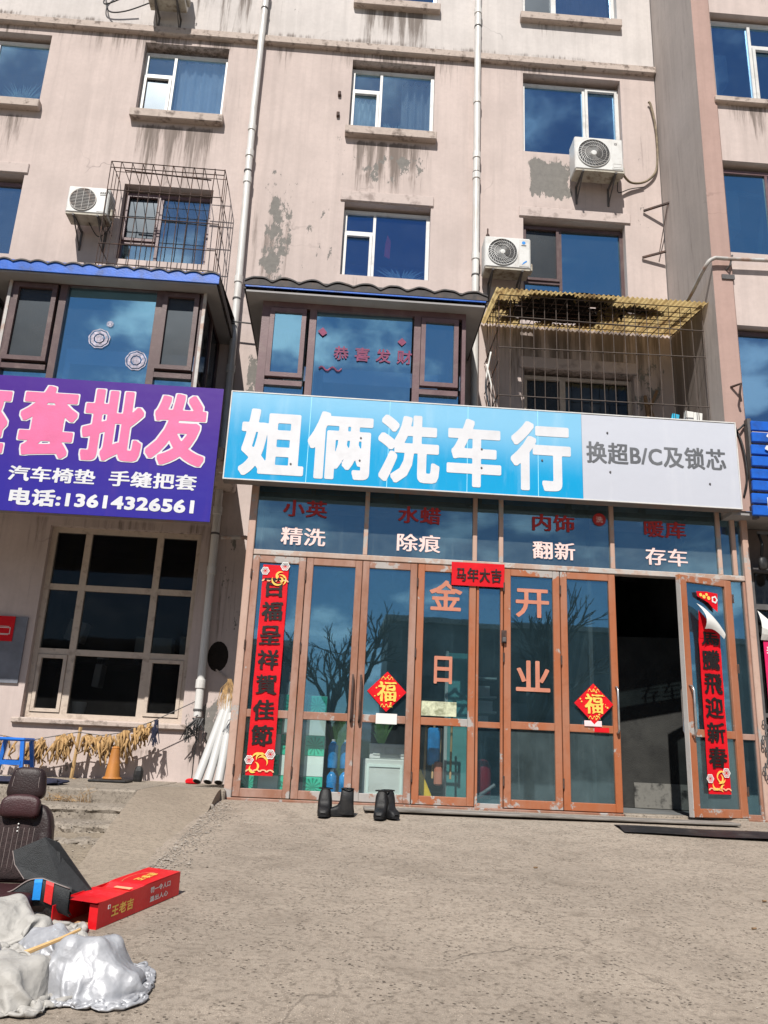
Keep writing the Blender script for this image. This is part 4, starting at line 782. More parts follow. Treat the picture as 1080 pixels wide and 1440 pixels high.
b = MB(); b.box(2.96, 3.17, -.056, -.053, .985, 1.05); tag(obj('pink_card', b, simple('pink_card', (.75, .55, .55), .6), loc=(3.07, -.055, .98)), 'pale pink slip beneath the diamond by the open doorway', 'card')
b = MB(); b.box(3.08, 3.26, -.052, -.0495, .92, .975); tag(obj('red_sticker', b, M['red'], loc=(3.17, -.05, .92)), 'small red sticker on the mid rail by the open doorway', 'sticker')
t = thing('scenic_card', 'greenish picture card on the glass of the fourth door', 'card', (1.21, -.03, 1.03)); b = MB(); b.box(1.0, 1.42, -.031, -.027, 1.02, 1.19); obj('sheet', b, simple('picture_card', (.45, .47, .33), .6, .4, 14, (.12, .13, .06), .7, 12), t)
t = thing('padlock', 'rusty padlock hasp on the post of the fifth door', 'lock', (1.985, -.06, 1.95)); obj('plate', MB().box(1.955, 2.02, -.062, -.046, 1.92, 2.08, .004), M['rust'], t); obj('body', MB().box(1.965, 2.01, -.10, -.062, 1.93, 1.99, .008), M['darksteel'], t)
t = thing('hanging_chain', 'dark chain and lock hanging on the post at the right end of the shopfront', 'chain', (5.12, -.1, .6)); 
for i in range(16):
    b = MB(); a = i % 2*1.57; c = Vector((5.14+.04*math.sin(i*.9), -.1, 1.12-i*.045)); b.tube([c+Vector((.016*math.cos(q)*math.cos(a), .016*math.cos(q)*math.sin(a), .028*math.sin(q))) for q in np.linspace(0, 6.28, 9)], .007, 5); obj('chain_link', b, M['darksteel'], t)

# ------------------------------------------------------------------ shop signs
t = thing('cyan_sign', 'long cyan and white shop sign with big white characters over the doors', 'shop sign', (1.7, -.4, 3.72))
obj('blue_panel', MB().box(-1.55, 2.915, -.40, -.385, 3.722, 4.875), M['blueprint'], t); obj('white_panel', MB().box(2.918, 4.935, -.40, -.385, 3.722, 4.865), M['greyprint'], t)
for x in (-.55, .45, 1.45, 2.35): obj('panel_seam', MB().box(x-.004, x+.004, -.402, -.399, 3.722, 4.872), simple('seam', (.30, .66, .82), .4), t)
b = MB(); b.box(-1.57, 4.955, -.384, -.22, 4.80, 4.885); b.box(-1.57, 4.955, -.384, -.22, 3.705, 3.77); b.box(-1.57, -1.51, -.384, -.22, 3.77, 4.8); b.box(4.895, 4.955, -.384, -.22, 3.77, 4.8)
for x in (-.5, .6, 1.7, 2.9, 3.9): b.box(x, x+.05, -.384, -.25, 3.77, 4.8)
obj('box_frame', b, M['signback'], t)
b = MB(); ring(b, -1.565, 4.95, 3.708, 4.888, .014, -.405, -.384); obj('trim', b, M['upvc'], t)
for ch, x0, x1, z0, z1 in (('姐', -1.39, -.59, 3.77, 4.66), ('俩', -.56, .25, 3.78, 4.68), ('洗', .32, 1.10, 3.79, 4.70), ('车', 1.19, 1.88, 3.79, 4.70), ('行', 2.0, 2.77, 3.79, 4.72)): ptext('character', t, M['signwhite'], ch, x0, x1, z0, z1, -.404, .036)
ptext('small_lettering', t, M['signgrey'], '换超B/C及锁芯', 2.97, 4.78, 4.21, 4.50, -.4045, .028)
b = MB()
for x, z in ((1.63, 4.3), (1.63, 4.05), (.1, 4.35), (.1, 4.05), (3.25, 4.63), (3.27, 4.1), (4.55, 4.02), (-.75, 3.95), (2.4, 4.2)): b.lathe([(.001, -.412), (.012, -.412), (.014, -.404)], (x, 0, z), 6, 'Y')
obj('screw', b, M['darksteel'], t)
t = thing('purple_sign', 'purple shop sign with pink outlined characters and a phone number', 'shop sign', (-3.3, -.4, 3.15))
obj('panel', MB().box(-6.2, -1.665, -.40, -.385, 3.15, 4.90), M['purple'], t)
b = MB(); b.box(-6.2, -1.68, -.384, -.25, 4.83, 4.9); b.box(-6.2, -1.68, -.384, -.25, 3.16, 3.22); b.box(-1.74, -1.68, -.384, -.25, 3.22, 4.83)
for x in (-5.5, -4.4, -3.3, -2.4): b.box(x, x+.05, -.384, -.25, 3.22, 4.83)
obj('box_frame', b, M['signback'], t)
for k_, (ch, x0, x1) in enumerate((('座', -4.93, -4.25), ('套', -4.11, -3.42), ('批', -3.34, -2.60), ('发', -2.54, -1.82))):
    ptext('character_outline', t, M['signwhite'], ch, x0, x1, 3.84, 4.79, -.4035-.0006*k_, .062, ref=.036); ptext('character', t, M['pinkprint'], ch, x0, x1, 3.84, 4.79, -.408, .036)
ptext('lettering', t, M['signwhite'], '汽车椅垫', -4.13, -3.09, 3.53, 3.72, -.404, .035); ptext('lettering', t, M['signwhite'], '手缝把套', -2.93, -1.87, 3.53, 3.73, -.404, .035)
ptext('phone_number', t, M['signwhite'], '电话:13614326561', -4.07, -1.87, 3.225, 3.44, -.404, .04)

# ------------------------------------------------------------------ enclosed bay windows
def bay(label, x0, x1, zf, roofx, roofz, cells, fmat, tin, fascia, side=None, y0=-.22, waves=9, light_posts=False):
    t = thing('bay_window', label, 'bay window', ((x0+x1)/2, W, 4.3)); zb = 4.3
    # roof sheet: corrugated, sloping up to the wall
    n = 140; ra, rb = roofx; rows = []
    for j in range(4):
        y = -.47+(W+.47)*j/3; rows.append([(ra+(rb-ra)*i/n, y, roofz+.10+(.034 if waves > 9 else .06)*abs(math.sin(i/n*math.pi*waves))+(y+.47)*.14+(.012*mnoise.noise(Vector((i*.2, j*2., x0))) if j == 0 else 0)) for i in range(n+1)])
    rows = [[(p[0], p[1], p[2]-.02) for p in rows[0]]] + rows
    b = MB(); b.sheet(rows); obj('roof_sheet', b, tin, t, smooth=True)
    obj('fascia', MB().box(ra, rb, -.455, -.43, roofz-.03 if fascia == 'tin_blue' and waves > 9 else roofz+.03, roofz+.12), M[fascia], t)
    b = MB(); b.box(ra, ra+.025, -.43, W-.01, roofz-.02, roofz+.1); b.box(rb-.025, rb, -.43, W-.01, roofz-.02, roofz+.1); obj('side_fascia', b, M['tin_dark'], t)
    obj('soffit', MB().box(ra+.03, rb-.03, -.425, W-.02, roofz-.055, roofz-.03), M['soffit'], t)
    # frame
    f = MB(); f.box(x0, x1, y0, y0+.09, zf, roofz-.057); f.box(x0, x1, y0, y0+.09, zb, zb+.08)
    for a, b_, kind in cells:
        f.box(a-.045, a+.045, y0-.004, y0+.094, zb+.08, zf)
    f.box(x1-.05, x1, y0-.003, y0+.093, zb+.08, zf); f.box(x0, x0+.05, y0-.003, y0+.093, zb+.08, zf)
    for a, b_, kind in cells:
        if kind != 'p': ring(f, a+.05, b_-.05, 5.20, zf-.02, .06, y0-.028, y0+.05); f.box(a+.045, b_-.045, y0+.001, y0+.08, 5.09, 5.16)
    fr = obj('frame', f, fmat, t)
    for a, b_, kind in cells:
        if kind == 'p': pane(t, a+.04, b_-.03, zb+.07, zf+.01, y0+.05, M['bayglass'], .008)
        else:
            pane(t, a+.1, b_-.1, 5.24, zf-.06, y0+.01, M['screen'] if kind == 's' else M['bayglass'], .006, 'insect_screen' if kind == 's' else 'pane'); pane(t, a+.04, b_-.03, zb+.07, 5.11, y0+.05, M['bayglass'], .006)
    for x in (x0, x1-.05):
        pane(t, x+.01, x+.04, zb, zf, y0+.1, M['bayglass']) if False else None
        b = MB(); b.box(x+.02, x+.026, y0+.1, W-.02, zb+.05, zf); obj('side_pane', b, M['darkglass'], t)
        b = MB(); b.box(x, x+.05, y0+.09, W-.01, zf, roofz-.057); b.box(x, x+.05, .45, .51, zb, zf); b.box(x, x+.05, W-.07, W-.01, zb, zf); b.box(x, x+.05, y0+.09, W-.01, 5.1, 5.16); obj('side_frame', b, fmat, t)
    if light_posts:
        for x in (x0-.012, x1-.02): obj('corner_post', MB().box(x, x+.04, y0-.015, y0+.03, zb, zf+.05), M['lightsteel'], t)
    b = MB(); b.box(x0+.06, x1-.06, y0+.12, W+1.2, zb-.05, zb); b.box(x0+.06, x1-.06, W+.9, W+.95, zb, roofz-.1); obj('floor_slab', b, M['room'], t)
    return t
by1 = bay('bay window with bright blue roof edge above the purple sign', -4.62, -2.07, 6.33, (-4.98, -1.87), 6.40, [(-4.60, -3.95, 's'), (-3.92, -2.69, 'p'), (-2.66, -2.09, 's')], M['brownframe'], M['tin_dark'], 'tin_blue', waves=14, light_posts=True)
by2 = bay('bay window with dark wavy roof above the cyan sign', -1.30, 1.43, 6.22, (-1.54, 1.68), 6.36, [(-1.24, -.66, 'c'), (-.62, .74, 'p'), (.78, 1.38, 'c')], M['purpleframe'], M['tin_dark'], 'tin_dark', waves=9)
bay('bay window cut by the left edge of the view', -7.9, -5.2, 6.33, (-8.2, -5.03), 6.40, [(-7.85, -7.2, 's'), (-7.15, -5.95, 'p'), (-5.92, -5.22, 's')], M['brownframe'], M['tin_dark'], 'tin_blue', waves=14)
obj('blue_edge', MB().box(-1.52, 1.66, -.452, -.435, 6.365, 6.383), M['tin_blue'], by2)
curtain(by2, -1.2, -.72, 4.4, 6.15, .25, M['curtain'], 6, .03); curtain(by2, -.6, -.45, 4.4, 6.15, .15, M['curtain'], 2, .03)
# window decals
t = thing('window_decal', 'red lettering decal on the middle pane of the dark roofed bay', 'decal', (.1, -.2, 5.5))
for i, ch in enumerate('恭喜发财'): ptext('character', t, M['redmute'], ch, -.32+i*.28, -.12+i*.28, 5.52, 5.72, -.190, .02)
b = MB(); b.poly([(.52, 5.84), (.58, 5.78), (.64, 5.84), (.58, 5.90)], -.192, -.19); b.poly([(-.55, 5.92), (-.48, 5.85), (-.42, 5.9), (-.48, 5.98)], -.192, -.19); obj('diamond', b, M['redmute'], t)
b = MB(); [b.tube([(-.5+.03*i, -.19, 5.38+.03*math.sin(i*1.3)), (-.47+.03*i, -.19, 5.38+.03*math.sin(i*1.3+1.3))], .012, 4) for i in range(10)]; obj('branch_print', b, M['redmute'], t)
M['decal'] = simple('pale_pink_decal', (.36, .33, .40), .6, .5, 22, (.10, .12, .2), .9, 16)
for lab, x, z, r_ in (('tiny pale ring decal high on the blue roofed bay window', -3.27, 5.82, .045), ('round pale decal in the middle of the blue roofed bay window', -3.38, 5.60, .14), ('scalloped pale decal low at the right of the blue roofed bay window', -2.87, 5.32, .14)):
    t = thing('window_decal', lab, 'decal', (x, -.19, z-r_)); b = MB()
    for k in ((1, .9), (.80, .52), (.4, 0.02)): b.sheet([[(x+r_*q*math.cos(a)*(1+.03*math.sin(9*a)), -.186, z+r_*q*math.sin(a)*(1+.05*math.sin(9*a))) for a in np.linspace(0, 6.2832, 28)] for q in k]); 
    obj('film', b, M['decal'], t)

# ------------------------------------------------------------------ cages
t = thing('window_cage', 'rusty wire cage over the window beside the left air conditioner', 'window cage', (-3.05, .8, 7.2)); cx0, cx1, cz0, cz1, cy = -3.92, -2.2, 7.28, 9.07, .72
def rod(p, q, w=.006, mat='rust', nm='bar'): b = MB(); b.tube([p, q], w, 5); return obj(nm, b, M[mat], t)
for i in range(12):
    x = cx0+(cx1-cx0)*i/11; dx = random.gauss(0, .008); rod((x+dx, cy, cz0), (x+random.gauss(0, .008), cy, cz1), .0075)
for z in (7.28, 7.62, 8.08, 8.55, 8.95, 9.07): rod((cx0, cy-.008, z+random.gauss(0, .01)), (cx1, cy-.008, z+random.gauss(0, .01)), .008)
for x in (cx0, cx1):
    for z in (7.28, 7.62, 8.08, 8.55, 9.07): rod((x, cy, z), (x, W, z), .007)
    for y in (.86, 1.0): rod((x, y, cz0), (x, y, cz1), .006)
for i in range(12):
    x = cx0+(cx1-cx0)*i/11
    rod((x, cy, cz1), (x, W, cz1), .006); rod((x, cy, cz0), (x, W, cz0), .006)
rod((cx0, .95, cz1), (cx1, .95, cz1), .006); rod((cx0+.2, cy+.05, 8.96), (cx1-.2, cy+.05, 8.9), .012); rod((cx0, .95, cz0), (cx1, .95, cz0), .006)

t = thing('balcony_cage', 'wire balcony cage with yellow corrugated roof above the white end of the sign', 'balcony cage', (3.4, 0, 4.9)); cx0, cx1, cy = 1.93, 4.83, .05
M['cagebar'] = simple('cage_wire', (.085, .065, .055), .6, .2, 8)
def zr(y): return 6.80+.14*(y-cy)
for i in range(19):
    x = cx0+(cx1-cx0)*i/18; b = MB(); b.tube([(x+random.gauss(0, .01), cy, 4.85), (x, cy, zr(cy))], .0055, 5); obj('bar', b, M['cagebar'], t)
    b = MB(); b.tube([(x, cy, zr(cy)), (x, W-.01, zr(W))], .006, 5); obj('bar', b, M['cagebar'], t)
for z in (5.3, 6.05, 6.45, 6.80):
    b = MB(); b.tube([(cx0, cy-.01, z+random.gauss(0, .015)), (cx1, cy-.01, z+random.gauss(0, .015))], .0075, 5); obj('bar', b, M['cagebar'], t)
for y in (.2, .35, .5, .65, .8, 1.0): b = MB(); b.tube([(cx0, y, zr(y)-.012), (cx1, y, zr(y)-.012)], .007, 5); obj('bar', b, M['rust'], t)
for i in range(5):
    y = cy+(W-cy)*i/5; b = MB(); b.tube([(cx0, y, 4.85), (cx0, y, zr(y))], .007, 5); obj('bar', b, M['rust'], t)
for z in (5.3, 5.8, 6.3): b = MB(); b.tube([(cx0, cy, z), (cx0, W-.02, z)], .007, 5); obj('bar', b, M['rust'], t)
b = MB(); b.tube([(cx0, .1, 5.0), (cx0, 1.1, 6.5)], .006, 5); obj('brace', b, M['rust'], t)
n = 368; rows = []
for j in range(24):
    y = -.12+(W-.02+.12)*j/23; rows.append([(1.86+(4.98-1.86)*i/n, y, zr(y)+.035+.013*math.sin(i/n*math.pi*2*46)) for i in range(n+1)])
b = MB(); b.sheet(rows); hole_f = []
for f in b.f:
    p = Vector(b.v[f[0]]); ck = mnoise.fractal(Vector((p.x*2.6, p.y*2.6, 7)), 1, 2, 4)
    e1 = ((p.x-2.85)/.62)**2+((p.y-.5)/.50)**2; e2 = ((p.x-3.95)/.18)**2+((p.y-.3)/.09)**2
    if min(e1, e2)+ck*1.3 > 1: hole_f.append(f)
b.f = hole_f; obj('roof_sheet', b, M['frp'], t, smooth=True)
# a torn dark tarp caught in the hole
b = MB(); rows = []
for j in range(24):
    rows.append([])
    for i in range(50):
        x = 1.95+2.5*i/49; y = -.05+1.1*j/23; k = mnoise.fractal(Vector((x*2.3, y*2.3, 2)), 1, 2, 4); rows[-1].append((x, y, zr(y)+.075+.03*k))
b.sheet(rows); keep = []
for f in b.f:
    p = Vector(b.v[f[0]]); ck = mnoise.fractal(Vector((p.x*3.4, p.y*3.4, 9)), 1, 2, 5); e1 = ((p.x-2.85)/.92)**2+((p.y-.50)/.80)**2; e2 = ((p.x-3.95)/.40)**2+((p.y-.3)/.22)**2
    if min(e1, e2)+ck*.9 < 1: keep.append(f)
b.f = keep; tp = tag(obj('torn_tarp', b, M['char'], loc=(3.0, .4, 6.9)), 'torn black tarp lying over the hole in the yellow roof', 'tarp')
b = MB()
for i in range(130):
    x = 2.95+random.gauss(0, .36); y = random.uniform(.1, .75); l = random.uniform(.03, .12); c = Vector((x, y, zr(y)+.03)); w = random.uniform(.02, .06)
    b.add([c+Vector((-w, 0, .04)), c+Vector((w, .01, .04)), c+Vector((w*.3+random.gauss(0, .02), random.gauss(0, .02), -l))], [(0, 1, 2)])
o = obj('tarp_shreds', b, M['char'], loc=(3.0, .4, 6.8)); o['kind'] = 'stuff'; tag(o, 'black shreds hanging from the torn tarp through the cage roof', 'shreds')
t = thing('plank_stack', 'old planks leaning inside the balcony cage at its right end', 'planks', (4.5, .8, 4.85))
for p, q in (((4.02, .9, 4.85), (4.55, 1.1, 6.0)), ((4.32, .8, 4.85), (4.36, 1.1, 5.9)), ((4.55, .8, 4.85), (4.40, 1.1, 5.75))): b = MB(); b.tube([p, q], .028, 4); obj('plank', b, M['wood'], t)
b = MB(); b.T = Matrix.Translation((4.5, .15, 4.85)) @ Matrix.Rotation(rad(6), 4, 'Y'); b.box(0, .12, 0, .05, 0, .42, .006); b.box(.13, .25, .02, .07, 0, .43, .006); tag(obj('pale_board', b, M['paper'], loc=(4.6, .15, 4.85)), 'two pale cream boards standing behind the white end of the sign', 'boards')
b = MB(); b.T = Matrix.Translation((4.30, .2, 4.85)) @ Matrix.Rotation(rad(12), 4, 'Y'); b.box(0, .1, 0, .03, 0, .4, .005); tag(obj('blue_board', b, M['cyanbox'], loc=(4.35, .2, 4.85)), 'narrow pale blue board leaning left of the cream boards', 'board')
t = thing('window_box_frame', 'grey folded rack lying inside the cage before its window', 'rack', (2.9, .95, 4.85)); b = MB()
for z in (4.95, 5.08, 5.2): b.tube([(2.55, .98, z), (3.3, .98, z)], .022, 6)
obj('rails', b, M['lightsteel'], t); b = MB(); [b.tube([(x, .98, 4.86), (x, .98, 5.24)], .015, 5) for x in (2.56, 2.92, 3.29)]; obj('uprights', b, M['darksteel'], t)

# ------------------------------------------------------------------ downpipes
def downpipe(label, pts, joints, r=.055):
    t = thing('downpipe', label, 'downpipe', pts[-1])
    b = MB(); b.tube(pts, r, 14); obj('pipe', b, M['pvc'], t, smooth=True, sharp=50)
    for z in joints:
        x = np.interp(-z, [-p[2] for p in pts], [p[0] for p in pts]); y = pts[0][1]
        obj('coupling', MB().lathe([(r, -.06), (r+.012, -.055), (r+.012, .055), (r, .06)], (x, y, z), 14), M['pvc'], t, smooth=True, sharp=50)
    for z in joints[::2]:
        x = np.interp(-z, [-p[2] for p in pts], [p[0] for p in pts]); y = pts[0][1]
        b = MB(); b.lathe([(r+.004, 0), (r+.008, .004), (r+.008, .026), (r+.004, .03)], (x, y, z-.35), 14); b.box(x-.012, x+.012, y+r, W, z-.35, z-.32); obj('clamp', b, M['darksteel'], t)
    return t
downpipe('white downpipe left of the middle windows, grimy and running to the ground', [(-1.92, 1.09, 15.3), (-1.93, 1.09, 10.6), (-1.86, 1.09, 6.3), (-1.83, 1.09, 3.8), (-1.81, 1.09, .92)], [13.0, 10.2, 9.7, 9.2, 7.4, 5.9, 3.72, 2.87, 1.34])
downpipe('white downpipe between the middle windows and the right air conditioners', [(1.74, 1.09, 15.3), (1.76, 1.09, 7), (1.77, 1.09, 4)], [13.0, 11.1, 10.0, 9.6, 8.1])
b = MB(); b.tube([(-1.86, 1.05, 6.62), (-2.0, 1.0, 6.64), (-2.08, .96, 6.62), (-2.1, .9, 6.55)], .014, 6); b.tube([(-2.0, 1.0, 6.64), (-1.6, 1.0, 6.62)], .012, 6); tag(obj('pipe_bracket', b, M['darksteel'], loc=(-1.9, 1, 6.55)), 'dark bent bracket rod crossing the left downpipe between the bay roofs', 'bracket')
b = MB(); b.tube([(-1.73, 1.05, 3.33), (-1.4, 1.02, 3.34), (-1.28, 1.02, 3.3)], .03, 10); tag(obj('stub_pipe', b, M['lightsteel'], loc=(-1.5, 1.05, 3.3)), 'short grey stub pipe beside the left shopfront post', 'pipe')
b = MB(); b.tube([(-1.73, .25, 4.3), (-1.55, .2, 4.28)], .045, 10); b.tube([(-1.73, .3, 4.05), (-1.5, .25, 4.04)], .04, 10); tag(obj('cross_pipe', b, M['pvc'], loc=(-1.6, .25, 4.1)), 'pair of short white pipes in the gap between the two signs', 'pipes')

# ------------------------------------------------------------------ air conditioners
def ac(label, x0, x1, z0, z1, yf, style, logo=None):
    t = thing('air_conditioner', label, 'air conditioner', ((x0+x1)/2, W, z0), 'outdoor air conditioner units on the facade'); d = .30; w, h = x1-x0, z1-z0
    obj('casing', MB().box(x0, x1, yf, yf+d, z0, z1, .018), M['acwhite'], t)
    obj('base_pan', MB().box(x0+.01, x1-.01, yf+.01, yf+d-.01, z0-.025, z0-.002), M['acunder'], t)
    cx, cz, r = x0+.035+h*.44, (z0+z1)/2, h*.42
    obj('fan_opening', MB().lathe([(.001, -.004), (r, -.004), (r, .002)], (cx, yf, cz), 32, 'Y'), M['acdark'], t)
    g = MB()
    if style == 'spiral':
        for k in range(30):
            a0 = 2*math.pi*k/30; g.tube([(cx+r*q*math.cos(a0+q*.9), yf-.010-.012*(1-q*q), cz+r*q*math.sin(a0+q*.9)) for q in np.linspace(.2, .98, 6)], .0026, 3)
        for q in (.55, .8, 1.0): g.tube([(cx+r*q*math.cos(a), yf-.012, cz+r*q*math.sin(a)) for a in np.linspace(0, 6.2832, 33)], .0035 if q < 1 else .008, 4)
        obj('hub', MB().lathe([(.001, -.024), (r*.17, -.022), (r*.2, -.008)], (cx, yf, cz), 16, 'Y'), M['acwhite'], t)
    else:
        for k in range(15):
            z = -r+2*r*(k+.5)/15; q = math.sqrt(max(r*r-z*z, 0)); g.tube([(cx-q, yf-.012, cz+z), (cx+q, yf-.012, cz+z)], .0036, 4)
        for k in range(3): z = (-.5+.5*k)*r; q = math.sqrt(r*r-z*z); g.tube([(cx+z, yf-.016, cz-q), (cx+z, yf-.016, cz+q)], .004, 4)
        g.tube([(cx+r*math.cos(a), yf-.010, cz+r*math.sin(a)) for a in np.linspace(0, 6.2832, 33)], .008, 4)
    obj('grille', g, M['acwhite'] if style != 'wire' else M['lightsteel'], t)
    f = MB()
    for k in range(3):
        a = 2.1*k+.4; f.add([(cx+r*.15*math.cos(a-.3), yf-.005, cz+r*.15*math.sin(a-.3)), (cx+r*.9*math.cos(a), yf-.006, cz+r*.9*math.sin(a)), (cx+r*.85*math.cos(a+.8), yf-.005, cz+r*.85*math.sin(a+.8)), (cx+r*.15*math.cos(a+.5), yf-.005, cz+r*.15*math.sin(a+.5))], [(0, 1, 2, 3)])
    obj('fan_blades', f, M['darksteel'], t)
    px = cx+r+.03
    obj('service_panel', MB().box(px, x1-.025, yf-.006, yf, z0+.03, z1-.03, .003), M['acwhite'], t)
    if logo == 'text':
        b = MB(); [b.box(px+.02+.03*k, px+.04+.03*k, yf-.009, yf-.006, z1-.12, z1-.085) for k in range(4)]; b.box(px+.02, px+.13, yf-.009, yf-.006, z1-.145, z1-.135); obj('badge', b, M['darksteel'], t)
    elif logo == 'round':
        b = MB(); b.lathe([(.001, -.009), (.028, -.009), (.028, -.006)], (px+.07, yf, z1-.09), 14, 'Y'); obj('badge', b, M['cblue'], t); b = MB(); b.box(px+.035, px+.11, yf-.009, yf-.006, z1-.145, z1-.13); obj('badge', b, M['darksteel'], t); b = MB(); b.poly([(px+.04, z0+.06), (px+.12, z0+.12), (px+.11, z0+.14), (px+.06, z0+.1)], yf-.009, yf-.006); obj('badge', b, M['cblue'], t)
    elif logo == 'small':
        b = MB(); ring(b, px+.05, px+.09, z1-.13, z1-.095, .008, yf-.009, yf-.006); obj('badge', b, M['darksteel'], t); b = MB(); ring(b, px+.02, x1-.04, z0+.06, z0+.13, .004, yf-.009, yf-.006); obj('plate', b, M['lightsteel'], t)
    s = MB(); [s.box(x1-.001, x1+.003, yf+.05, yf+d-.04, z0+.08+.05*k, z0+.1+.05*k) for k in range(int((h-.15)/.05))]; obj('side_louvre', s, M['acunder'], t)
    for x in (x0+.13, x1-.13):
        b = MB(); b.box(x-.014, x+.014, yf-.01, W, z0-.055, z0-.027); b.tube([(x, yf+.03, z0-.05), (x, W-.01, z0-.32)], .012, 4); b.box(x-.014, x+.014, W-.02, W, z0-.36, z0-.02); obj('bracket', b, M['darksteel'], t)
    obj('service_valve', MB().box(x1+.001, x1+.05, yf+.09, yf+.22, z0+.03, z0+.16, .01), M['acunder'], t)
    return t
ac('small air conditioner with horizontal wire grille left of the wire cage', -4.50, -3.88, 8.14, 8.60, .74, 'wire', 'text')
ac('white air conditioner with spiral grille hung below the third floor right window', 3.29, 4.08, 9.65, 10.27, .78, 'spiral', 'small')
ac('white air conditioner with blue round badge next to the right downpipe', 1.85, 2.56, 7.74, 8.28, .78, 'spiral', 'round')
ac('air conditioner cut by the top edge above the left windows', -3.82, -3.2, 12.42, 12.95, .76, 'wire', 'text')
def cable(label, paths, r=.012, mat='black', name='cable', cat='cable'):
    b = MB()
    for p in paths:
        pts = [Vector(q) for q in p]; out = []
        for i in range(len(pts)-1):
            p0, p1, p2, p3 = pts[max(i-1, 0)], pts[i], pts[i+1], pts[min(i+2, len(pts)-1)]
            for s in range(6):
                u = s/6; out.append(.5*((2*p1)+(p2-p0)*u+(2*p0-5*p1+4*p2-p3)*u*u+(3*p1-p0-3*p2+p3)*u**3))
        out.append(pts[-1]); b.tube(out, r, 6)
    return tag(obj(name, b, M[mat], loc=paths[0][0], smooth=True), label, cat)
cable('black looped cables beside the topmost air conditioner', [[(-4.1, .95, 12.62), (-4.55, 1.05, 12.45), (-4.62, 1.1, 12.62), (-4.5, 1.1, 12.85)], [(-3.8, .95, 12.45), (-4.2, 1.0, 12.28), (-4.52, 1.1, 12.36), (-4.62, 1.12, 12.7)]])
cable('taped refrigerant line curving from the right air conditioner up the wall corner', [[(4.10, .95, 9.78), (4.3, 1.1, 9.72), (4.55, 1.14, 9.78), (4.74, 1.15, 9.98), (4.80, 1.15, 10.3), (4.80, 1.15, 10.9), (4.74, 1.15, 11.35), (4.70, 1.15, 11.42)]], .02, 'linetan', 'refrigerant_line', 'pipe')
cable('thin black wires looping under the right air conditioner', [[(4.05, 1.0, 9.62), (4.1, 1.12, 9.52), (4.3, 1.14, 9.62), (4.55, 1.16, 9.70)]], .008)
cable('thin hanging wires under the left air conditioner', [[(-4.2, .95, 8.12), (-4.05, 1.0, 7.92), (-3.9, .95, 8.0), (-3.86, .95, 8.15)]], .008)
t = thing('steel_hanger', 'rusty steel hanger bracket on the wall beside the grey side face', 'bracket', (4.7, 1.1, 8.4)); 
for p, q in (((4.52, 1.17, 9.24), (4.86, .95, 9.26)), ((4.84, .96, 9.26), (4.72, 1.12, 8.42)), ((4.46, 1.17, 8.36), (4.80, 1.05, 8.42))): b = MB(); b.tube([p, q], .022 if p[0] < 4.8 else .008, 4); obj('rod', b, M['rust'], t)
for z, lab in ((11.06, 'upper of the two short black bolts on the middle wall'), (10.64, 'lower of the two short black bolts on the middle wall')):
    b = MB(); b.box(-.58, -.53, W-.05, W, z, z+.085, .008); tag(obj('wall_bolt', b, M['rust'], loc=(-.55, W, z)), lab, 'bolt')
cable('grey conduit pole bending from the wall corner across the right wing', [[(4.70, .9, 7.0), (4.72, .2, 7.05), (4.74, -.3, 7.22), (4.84, -.38, 7.34), (5.1, -.38, 7.36), (6.5, -.38, 7.40)]], .028, 'lightsteel', 'conduit_pole', 'pole')
b = MB(); b.tube([(5.05, R+.02, 7.22), (5.08, -.37, 7.26), (5.12, -.38, 7.42)], .014, 5); b.box(4.98, 5.16, R-.02, R, 7.08, 7.15); tag(obj('conduit_bracket', b, M['darksteel'], loc=(5.05, R, 7.1)), 'dark bracket carrying the grey pole on the pilaster', 'bracket')
b = MB(); b.tube([(4.98, R, 5.44), (5.06, R-.12, 5.44), (5.04, R-.10, 5.3), (5.06, R-.08, 5.2)], .018, 5); tag(obj('wall_hook', b, M['rust'], loc=(5.02, R, 5.3)), 'black iron hook on the pilaster above the sign end', 'hook')
cable('black cable strung down behind the sign end at the right', [[(4.98, -.3, 4.9), (5.05, -.34, 4.6), (5.07, -.36, 4.2), (5.03, -.3, 3.9)], [(5.10, -.34, 4.9), (5.02, -.36, 4.82), (4.97, -.3, 4.78)]], .014)
cable('white cables hanging inside the left corner of the balcony cage', [[(1.92, .6, 6.2), (1.84, .55, 5.6), (1.95, .5, 5.1), (2.0, .5, 4.8)], [(1.86, .6, 6.0), (1.96, .5, 5.4), (2.06, .5, 4.85)]], .012, 'paper')
b = MB(); b.lathe([(.001, -.03), (.03, -.03), (.03, .02), (.012, .06), (.012, .14)], (1.93, 1.0, 8.42), 10); tag(obj('pipe_stub', b, M['rust'], loc=(1.93, 1.0, 8.4)), 'rusty capped pipe stub above the badge marked air conditioner', 'pipe')

